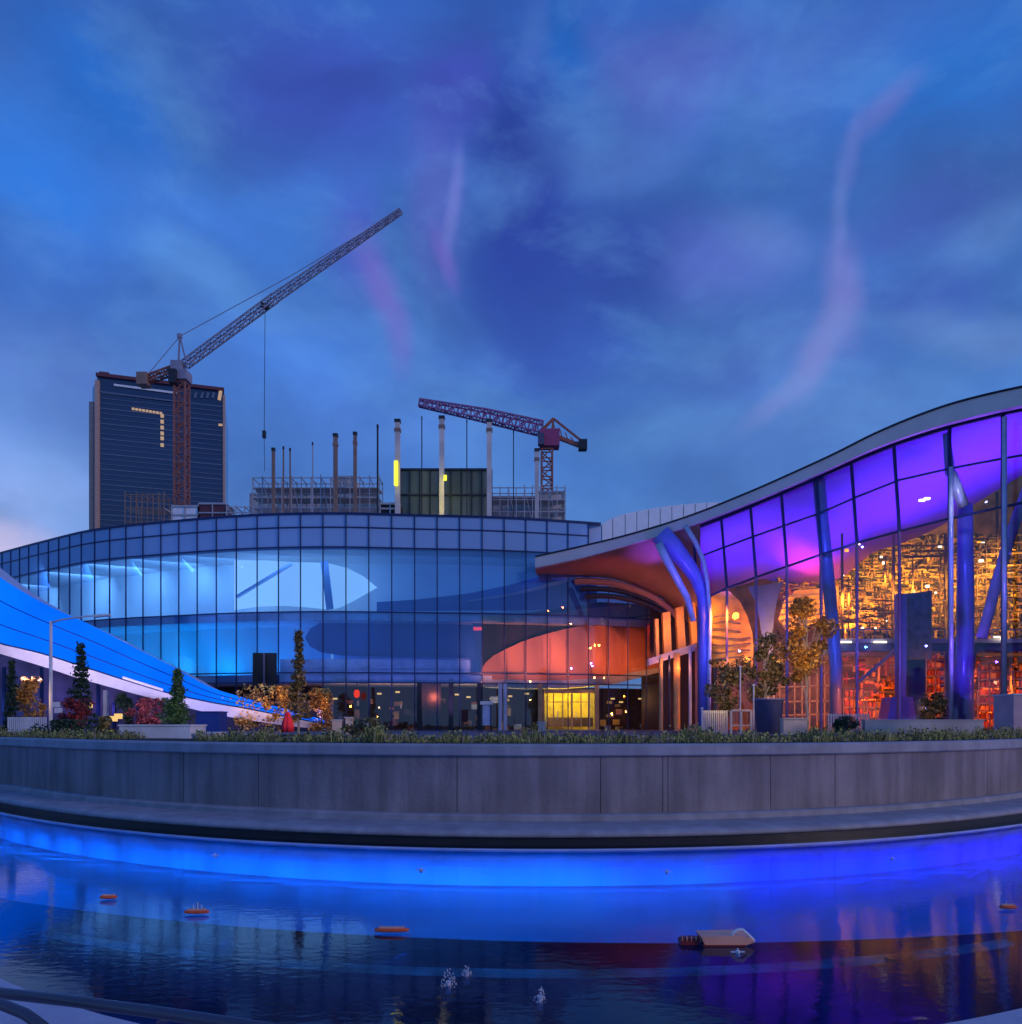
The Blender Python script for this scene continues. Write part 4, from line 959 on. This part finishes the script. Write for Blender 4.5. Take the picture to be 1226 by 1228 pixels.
# ------------------------------------------------------------------ tower far left
tw = thing('office_tower', (-90, 205, PZ), 'dark glass high-rise tower with thin floor bands behind the crane', 'building')
Hh = 90.6; foot = [(-104.4,200),(-75.7,209),(-85,238),(-115,228),(-109.4,207)]
part(MB().prism([(x,y,PZ) for x, y in foot], (0,0,Hh-PZ)), 'curtain_wall', 'tower', tw)
fa, fb = Vector((-104.4,200,0)), Vector((-75.7,209,0)); nr = Vector((.3,-.954,0))
mb = MB()
for i in range(40):
    z = PZ+Hh*(.42)+i*1.28
    if z > Hh-3: break
    mb.bar(fa+nr*.1+Vector((0,0,z)), fb+nr*.1+Vector((0,0,z)), .12, .16+.12*(i % 3 == 0))
part(mb, 'floor_bands', 'towerband', tw)
def tf(f, z, o=.2): p = fa.lerp(fb, f)+nr*o; p.z = z; return p
part(MB().bar(tf(-.01,Hh+.4), tf(1.0,Hh+.4), 1.2, .8), 'roof_cornice', 'towered', tw)
part(MB().box((-103.2,201.2,Hh+1.1), (2.2,2,.6), .3), 'cornice_block', 'towered', tw)
part(MB().bar(Vector((-109.4,206.9,PZ)), Vector((-109.4,206.9,87)), 1.2, 1.0), 'left_corner', 'towertan', tw)
part(MB().bar(tf(0,PZ), tf(0,Hh-1), .9, .9), 'corner_trim', 'towertan', tw)
part(MB().bar(tf(1,PZ), tf(1,Hh-1), .5, .5), 'corner_trim', 'towertan', tw)
def ty(px, py):
    f = (px-117)/(269-117); D = 200+9*f; return f, EYE+(HY-py)/F0*D
def lit(x0, y0, x1, y1, m='lit_window_m', h=.55, nm='lit_window'):
    f, z = ty(x0, y0); g, z2 = ty(x1, y1); part(MB().bar(tf(f,z,.3), tf(g,z2,.3), .2, h), nm, m, tw)
for k in range(9): lit(157+k*4.1, 490.5+k*.65, 160.2+k*4.1, 491+k*.65)
for y in (499,506,513,520,526,534): lit(191,y,195,y+.3, h=.9)
lit(262,510,267,510); lit(262,473,266,474, h=3)
for x in (232,240,247,254): lit(x,474,x+3,475,'towerband',1.5,'penthouse_window')
lit(136,462,211,472,'white',.5,'pale_ledge'); lit(118,470,211,482,'towerband',.35,'pale_ledge')

# ------------------------------------------------------------------ cranes
cr1 = thing('luffing_crane', W(218,868,100), 'tall luffing tower crane with long raised jib in front of the dark tower', 'crane')
D = 100
p = W(218,460,D); part(MB().lattice((p.x,D,PZ), p, 1.35, 34, .2), 'mast', 'cranered', cr1)
part(MB().box(W(218,452,D), (1.9,1.9,1.2)).box(W(214,442,D), (1.4,1.6,1.5)), 'slewing_unit', 'cranegrey', cr1)
part(MB().box(W(208,452,D-1), (.9,1,1.7)), 'operator_cab', 'darkmetal', cr1)
jb = part(MB().lattice(W(222,437,D), W(330,357,D), .85, 18, .14).lattice(W(330,357,D), W(481,253,D), .8, 26, .12, .5), 'jib', 'cranegrey', cr1)
cj = part(MB().lattice(W(218,440,D), W(172,457,D), .8, 7, .16), 'counter_jib', 'cranered', cr1)
part(MB().box(W(173,456,D), (1.3,1.6,1.5)), 'counterweight', 'rust', cj)
mb = MB(); mb.bar(W(214,440,D-.6), W(215.5,402,D), .2); mb.bar(W(224,436,D-.6), W(215.5,402,D), .14); mb.bar(W(214,440,D+.6), W(215.5,402,D), .2)
mb.box(W(215.5,403,D), (.5,.5,.5)); part(mb, 'a_frame', 'cranegrey', cr1)
mb = MB(); mb.bar(W(216,403,D), W(350,330,D), .07); mb.bar(W(350,330,D), W(440,276,D), .07); mb.bar(W(216,403,D), W(174,453,D), .07); part(mb, 'pendant_ropes', 'cranegrey', cr1)
part(MB().box(W(318,367,D), (.8,.5,.7)), 'trolley', 'darkmetal', jb)
part(MB().bar(W(318,368,D), W(317,519,D), .06), 'hoist_rope', 'darkmetal', cr1)
part(MB().box(W(317,521,D), (.4,.4,.9)).bar(W(317,525,D), W(317.5,565,D), .05), 'hook_block', 'darkmetal', cr1)
cr2 = thing('flat_top_crane', W(655,868,105), 'red tower crane with a thick lattice jib pointing left above the roof works', 'crane')
D = 105
p = W(656,540,D); part(MB().lattice((p.x,D,PZ), p, 1.4, 30, .22), 'mast', 'cranered', cr2)
part(MB().box(W(659,527,D), (2.6,2,2.2)), 'slewing_unit', mat('purple_red_steel', (.35,.06,.16), .5), cr2)
part(MB().lattice(W(650,514,D), W(580,498,D), 1.5, 9, .2, 1.3).lattice(W(580,498,D), W(503,483,D), 1.3, 10, .18, .8), 'jib', mat('violet_red_steel', (.3,.12,.28), .5), cr2)
mb = MB().bar(W(650,516,D), W(664,502,D), .35); mb.bar(W(664,502,D), W(703,533,D), .25); mb.bar(W(664,502,D), W(662,520,D), .3); mb.bar(W(655,519,D), W(702,537,D), .5)
for k in range(5): mb.bar(W(664+k*7,508+k*5.3,D), W(668+k*7,523+k*3,D), .12)
part(mb, 'counter_jib', 'cranered', cr2)
part(MB().box(W(699,534,D), (1.1,1.2,1.3)), 'counterweight', 'darkmetal', cr2)
part(MB().box(W(649,527,D-1), (.8,.9,1.5)), 'operator_cab', 'mullw', cr2)

# ------------------------------------------------------------------ roof works
DR = 78
def scaffold(x0, x1, y0, y1, nx, ny, D, label, m='scaff', deep=2.0, boards=True, group='scaffolds on the roof'):
    t = thing('scaffold', W((x0+x1)/2, y1, D), label, 'scaffold', group)
    mb = MB(); bd = MB()
    for dy in (0, deep):
        for i in range(nx+1):
            x = x0+(x1-x0)*i/nx; mb.bar(W(x,y0-random.uniform(0,4),D)+Vector((0,dy,0)), W(x,y1,D)+Vector((0,dy,0)), .09)
        for j in range(ny+1):
            y = y0+(y1-y0)*j/ny; mb.bar(W(x0,y,D)+Vector((0,dy,0)), W(x1,y,D)+Vector((0,dy,0)), .08)
    for i in range(nx):
        if random.random() < .5: x = x0+(x1-x0)*i/nx; mb.bar(W(x,y0,D), W(x+(x1-x0)/nx,y1,D), .06)
    for i in range(nx+1):
        x = x0+(x1-x0)*i/nx; mb.bar(W(x,y0,D), W(x,y0,D)+Vector((0,deep,0)), .07)
    part(mb, 'tubes', m, t)
    if boards:
        for j in range(1, ny): y = y0+(y1-y0)*j/ny; bd.band([W(x0,y-.45,D+.1), W(x1,y-.45,D+.1)], [W(x0,y+.45,D+.1), W(x1,y+.45,D+.1)], (0,deep-.3,0))
        part(bd, 'boards', 'concrete', t)
    return t
scaffold(303,455,573,621,13,4,DR,'long low grey scaffold on the left half of the roof')
scaffold(590,678,585,628,9,3,DR+3,'short scaffold at the right end of the roof below the red crane')
scaffold(150,197,593,642,7,3,96,'brown scaffold at the foot of the dark tower','rust',3,True)
scaffold(272,304,608,622,3,2,DR,'tiny guard rail scaffold at the left end of the roof',boards=False)
def shed(name, x0, x1, y0, y1, D, m, label, cat, trim='scaff'):
    t = thing(name, W((x0+x1)/2,y1,D), label, cat)
    part(MB().prism([W(x0,y0,D),W(x1,y0,D),W(x1,y1,D),W(x0,y1,D)], (0,2.5,0)), 'body', m, t)
    mb = MB(); n = max(2,int((x1-x0)/12))
    for i in range(n+1): x = x0+(x1-x0)*i/n; mb.bar(W(x,y0,D-.08), W(x,y1,D-.08), .12)
    mb.bar(W(x0,y0,D-.1), W(x1,y0,D-.1), .2); mb.bar(W(x0,(y0+y1)/2,D-.1), W(x1,(y0+y1)/2,D-.1), .15)
    part(mb, 'ribs', trim, t); return t
shed('formwork_wall', 479,590,563,624,DR+1,'formwork','large dark green-grey formwork wall on the middle of the roof','formwork','darkmetal')
shed('concrete_core', 300,452,592,624,DR+6,'concrete','pale low concrete core wall behind the long scaffold','wall')
shed('concrete_core', 590,676,596,630,DR+6,'concrete','low concrete wall behind the short scaffold at right','wall')
shed('lift_shaft', 645,677,590,630,DR+4.2,'concrete','concrete lift shaft block under the red crane mast','shaft')
shed('plant_unit', 206,238,607,628,88,'slab','pale roof plant unit at the tower foot beside the brown scaffold','plant unit')
shed('barrier_hoarding', 238,272,604,626,88,'towered','dark red hoarding strip on the roof right of the pale plant unit','hoarding')
shed('stair_head', 405,425,572,596,DR+5.5,'concrete','small concrete stair head between two thick posts','stair head')
shed('site_box', 456,480,604,616,DR-.5,'black','black low box on the roof edge left of the formwork wall','box')
CO = [(328,541,.35,'rust','rust brown post with taller neighbours at the far left of the roof'),(340,539,.16,'rust','thin post second from the left on the roof'),
 (348,541,.16,'rust','thin post third from the left on the roof'),(375,534,.14,'scaff','thin grey post standing alone left of the two thick rusty posts'),
 (402.5,524,.48,'rust','thick rusty post, left one of the pair on the left half of the roof'),(426,522,.4,'rust','thick rusty post, right one of the pair on the left half of the roof'),
 (453,513,.2,'darkmetal','thin dark post right of the pair of thick rusty posts'),(477,507,.6,'concrete','thick concrete column with a yellow lamp at the left edge of the formwork wall'),
 (506,503,.12,'darkmetal','thin dark post between the two tallest left columns above the formwork wall'),(530,503,.6,'concrete','tall pale column lit yellow in front of the formwork wall'),
 (560,507,.12,'darkmetal','thin dark post above the middle of the formwork wall'),(587,507,.6,'concrete','tall pale column at the right edge of the formwork wall'),
 (616,520,.12,'darkmetal','thin dark post right of the tall pale columns'),(644,542,.5,'concrete','short pale column left of the red crane mast')]
for px, y, wd_, m_, lab in CO:
    t = thing('roof_post', W(px,622,DR-.8), lab, 'post', 'posts standing up from the roof works')
    p0, p1 = W(px,622,DR-.8), W(px,y,DR-.8)
    wd_ *= .78; sf = part(MB().bar(p0, p1, wd_, wd_), 'shaft', m_, t)
    part(MB().box(p1+Vector((0,0,.15)), (wd_*1.25,wd_*1.25,.3)), 'head', 'darkmetal', sf)
    if wd_ > .3: part(MB().bar(p1-Vector((0,0,.6)), p1-Vector((0,0,.9)), wd_*1.3), 'collar', 'rust', sf)
    if px == 477: part(MB().bar(W(475,582,DR-1.3), W(475,553,DR-1.3), .35), 'site_lamp', 'lamp_y', t); lamp('POINT', W(472,568,DR-2.4), 25, (1,1,.2), .1, name='site_light')
    if px == 530:
        part(MB().box(W(534,573,DR-1.5), (.3,.2,.5)), 'site_lamp', 'lamp_y', t); lamp('POINT', W(533,580,DR-2.4), 45, (1,.9,.1), .1, name='site_light'); lamp('POINT', W(527,606,DR-2.2), 35, (1,.85,.1), .1, name='site_light')

# ------------------------------------------------------------------ street things on the plaza
lp = thing('lamp_post', W(61,878,50), 'white street lamp post with a long arm reaching right, at the far left', 'lamp')
b_ = W(61,868,50)
part(MB().path([(b_.x,50,PZ), (b_.x,50,PZ+1), W(61,745,50)], [.13,.11,.09], 10), 'pole', 'white', lp, True)
part(MB().path([W(61,747,50), W(72,743.5,50), W(95,740,50), W(112,738.5,50)], [.07,.06,.05,.04], 8), 'arm', 'steelpale', lp, True)
part(MB().prism([W(112,737.5,49.8), W(130,736,49.8), W(131,737.8,49.8), W(112,740,49.8)], (0,.4,0)), 'lamp_head', 'white', lp)
part(MB().box((b_.x,50,PZ+.06), (.45,.45,.12)), 'foot_plate', 'steelpale', lp)
def fence(x0, x1, y0, D, n, m, label, name='picket_fence', cat='fence'):
    t = thing(name, W((x0+x1)/2,878,D), label, cat); yb = HY+(EYE-PZ)*F0/D
    mb = MB()
    for i in range(n+1): x = x0+(x1-x0)*i/n; mb.bar(W(x,y0,D), W(x,yb,D), .07, .03)
    part(mb, 'pickets', m, t); part(MB().bar(W(x0,y0+2,D+.05), W(x1,y0+2,D+.05), .06).bar(W(x0,yb-3,D+.05), W(x1,yb-3,D+.05), .06), 'rails', m, t)
fence(10,55,860,40,18,'white','white picket fence at the far left below the golden tree')
fence(842,872,852,44,12,'steelpale','grey railing left of the pink-framed gate','railing','railing')
fence(994,1042,856,44,16,'steelpale','grey railing behind the meadow right of the golden tree','railing','railing')
def block(name, x0, x1, y0, D, dep, m, label, cat, cap=None):
    t = thing(name, W((x0+x1)/2,880,D), label, cat); zb = PZ
    a, b = W(x0,y0,D), W(x1,y0,D)
    part(MB().prism([(a.x,D,a.z),(b.x,D,a.z),(b.x,D,zb),(a.x,D,zb)], (0,dep,0)), 'body', m, t)
    part(MB().prism([(a.x-.04,D-.04,a.z+.002),(b.x+.04,D-.04,a.z+.002),(b.x+.04,D-.04,a.z-.06),(a.x-.04,D-.04,a.z-.06)], (0,dep+.08,0)), 'top_slab', cap or m, t)
    return t
block('concrete_block', 143,228,869,29,1.5,'white','low pale concrete block between the olive shrub and the bright green conifer','block')
block('concrete_block', 236,258,878,29,1.0,'white','smaller pale concrete block right of the bright green conifer','block')
block('utility_cabinet', 235,263,853,44,1.2,'bluebox','dark blue cabinet right of the bright green conifer','cabinet')
block('low_wall', 1038,1180,863,40,.4,'concrete','low concrete garden wall at the right behind the meadow','wall')
block('pink_kiosk', 1216,1250,832,36,1.5,mat('pink_panel', (.65,.4,.45), .6),'pink kiosk panel at the right edge of the picture','kiosk','white')
block('low_bench', 940,968,861,41,.5,'cream','pale pink bench left of the golden tree trunk','bench')
t = thing('round_planter', W(922,876,43), 'large grey-blue planter tub below the olive tree','planter')
s = 43/F0; px0 = (922-CX)*s; zt = EYE+(HY-838)*s
prof = [(0,PZ),(.6,PZ),(.78,zt-.12),(.86,zt-.1),(.86,zt),(.72,zt),(.7,zt-.15),(0,zt-.15)]
part(MB().grid([[(px0+r*math.cos(a), 43+r*math.sin(a), z) for a in [2*PI*k/24 for k in range(25)]] for r, z in prof]), 'tub', 'mezz', t, True)
t = thing('gate_frame', W(890,878,42), 'pink-white open gate frame left of the round planter', 'gate')
mb = MB(); yb = 880
for x in (877, 889, 901): mb.bar(W(x,852,42), W(x,yb,42), .1)
mb.bar(W(877,852,42), W(901,852,42), .1); mb.bar(W(877,870,42), W(901,870,42), .07); part(mb, 'frame', 'cream', t)
mb = MB(); [mb.bar(W(x,853,42.1), W(x,870,42.1), .03) for x in (880,883,886,892,895,898)]; part(mb, 'bars', 'rust', t)
for px, y0, lab in ((888,800,'thin pale pole left of the round planter'),(904,822,'short thin pole touching the planter'),(842,850,'thin grey post at the foot of the funnel column')):
    t = thing('thin_pole', W(px,880,42), lab, 'pole', 'thin poles on the plaza')
    part(MB().path([W(px,y0,42), (W(px,880,42).x,42,PZ)], .04, 8), 'pole_shaft', 'steelpale', t); part(MB().box(W(px,y0-.5,42), (.12,.12,.08)), 'pole_cap', 'white', t)
# info board, parasol, lantern, small pieces
t = thing('info_board', W(584,876,50), 'pale blue information board on legs left of the golden entrance', 'sign')
part(MB().prism([W(577,844,50),W(590,844,50),W(590,870,50),W(577,870,50)], (0,.15,0)), 'panel', mat('pale_blue_panel', (.4,.48,.75), .4), t)
part(MB().bar(W(578,844,50), W(578,878,50), .08).bar(W(589,844,50), W(589,878,50), .08), 'legs', 'darkmetal', t)
part(MB().prism([W(576,841,49.9),W(591,841,49.9),W(591,845,49.9),W(576,845,49.9)], (0,.3,0)), 'header', 'white', t)
t = thing('folded_parasol', W(345,882,35), 'bright red folded parasol beside the slender autumn tree', 'parasol')
s = 35/F0; x0 = (345-CX)*s; z1 = EYE+(HY-853)*s; z0 = EYE+(HY-878)*s
part(MB().grid([[(x0+r*math.cos(a)*(1+.2*math.cos(6*a)), 35+r*math.sin(a)*(1+.2*math.cos(6*a)), z0+(z1-z0)*f) for a in [2*PI*k/24 for k in range(25)]] for f, r in ((0,.05),(0,.22),(.3,.24),(.6,.17),(.8,.1),(.84,.13),(1,.02))]), 'cloth', 'red', t, True)
part(MB().path([(x0,35,PZ),(x0,35,z1+.1)], .025, 8), 'mast', 'steelpale', t)
part(MB().box((x0,35,PZ+.04), (.4,.4,.08)), 'foot', 'darkmetal', t)
t = thing('hanging_lantern', W(428,832,62), 'glowing red lantern hanging in the dark street level', 'lantern')
part(MB().grid([[(W(428,0,62).x+r*math.cos(a), 62+r*math.sin(a), W(428,832,62).z+z) for a in [2*PI*k/16 for k in range(17)]] for r, z in ((.06,-.32),(.2,-.22),(.23,0),(.2,.22),(.06,.32))]), 'lantern_shade', emit('red_lantern_glow', (225,60,50), .9), t, True)
part(MB().bar(W(428,824,62), W(428,818,62), .04), 'cord', 'darkmetal', t)
t = thing('exit_light', Wf(574,754,-.3), 'small red light on the dark upper floor left of the salmon wall', 'light')
part(MB().box(Wf(573,754,.8), (.7,.2,.25)), 'lens', 'lamp_r', t); part(MB().box(Wf(573,752,.9), (.9,.2,.1)), 'housing', 'darkmetal', t)
for (px, w_, h_, lab) in ((404,12,9,'small peach planter box in the meadow'),(418,8,12,'small pale litter bin right of the peach planter box'),(650,10,7,'small white planter at the left of the golden entrance')):
    D = 38 if px < 600 else 58; t = thing('planter_box', W(px,880,D), lab, 'planter'); a = W(px-w_/2,HY+5-h_,D); b = W(px+w_/2,HY+5-h_,D)
    part(MB().prism([(a.x,D,a.z),(b.x,D,a.z),(b.x-.05,D,PZ),(a.x+.05,D,PZ)], (0,.4,0)), 'box', 'cream', t)
    part(MB().box(((a.x+b.x)/2,D+.2,a.z+.02), (abs(b.x-a.x)+.08,.5,.05)), 'rim', 'white', t)
# added fill lamps that brighten trees and shrubs, no fixtures there
for px, py, D, pw, c in ((968,800,39.5,110,(1,.55,.12)),(968,745,39.5,90,(1,.5,.1)),(925,800,42.5,75,(1,.6,.3)),(868,840,43,45,(1,.6,.15)),(360,845,34,26,(1,.45,.08)),(368,815,34.5,10,(1,.6,.3)),(296,834,56.5,110,(1,.5,.06)),(334,836,56.5,110,(1,.5,.06)),(390,842,57,40,(1,.4,.06)),
                      (35,835,49,50,(1,.55,.15)),(90,858,42,14,(1,.15,.2)),(178,850,53,30,(1,.3,.2)),(205,850,32.5,7,(.8,.9,.5)),(1115,860,42,26,(1,.45,.08)),(684,882,50,26,(1,.85,.15)),(130,868,29,3,(1,.8,.3))):
    lamp('POINT', W(px,py,D), pw, c, .12, name='garden_fill_light')
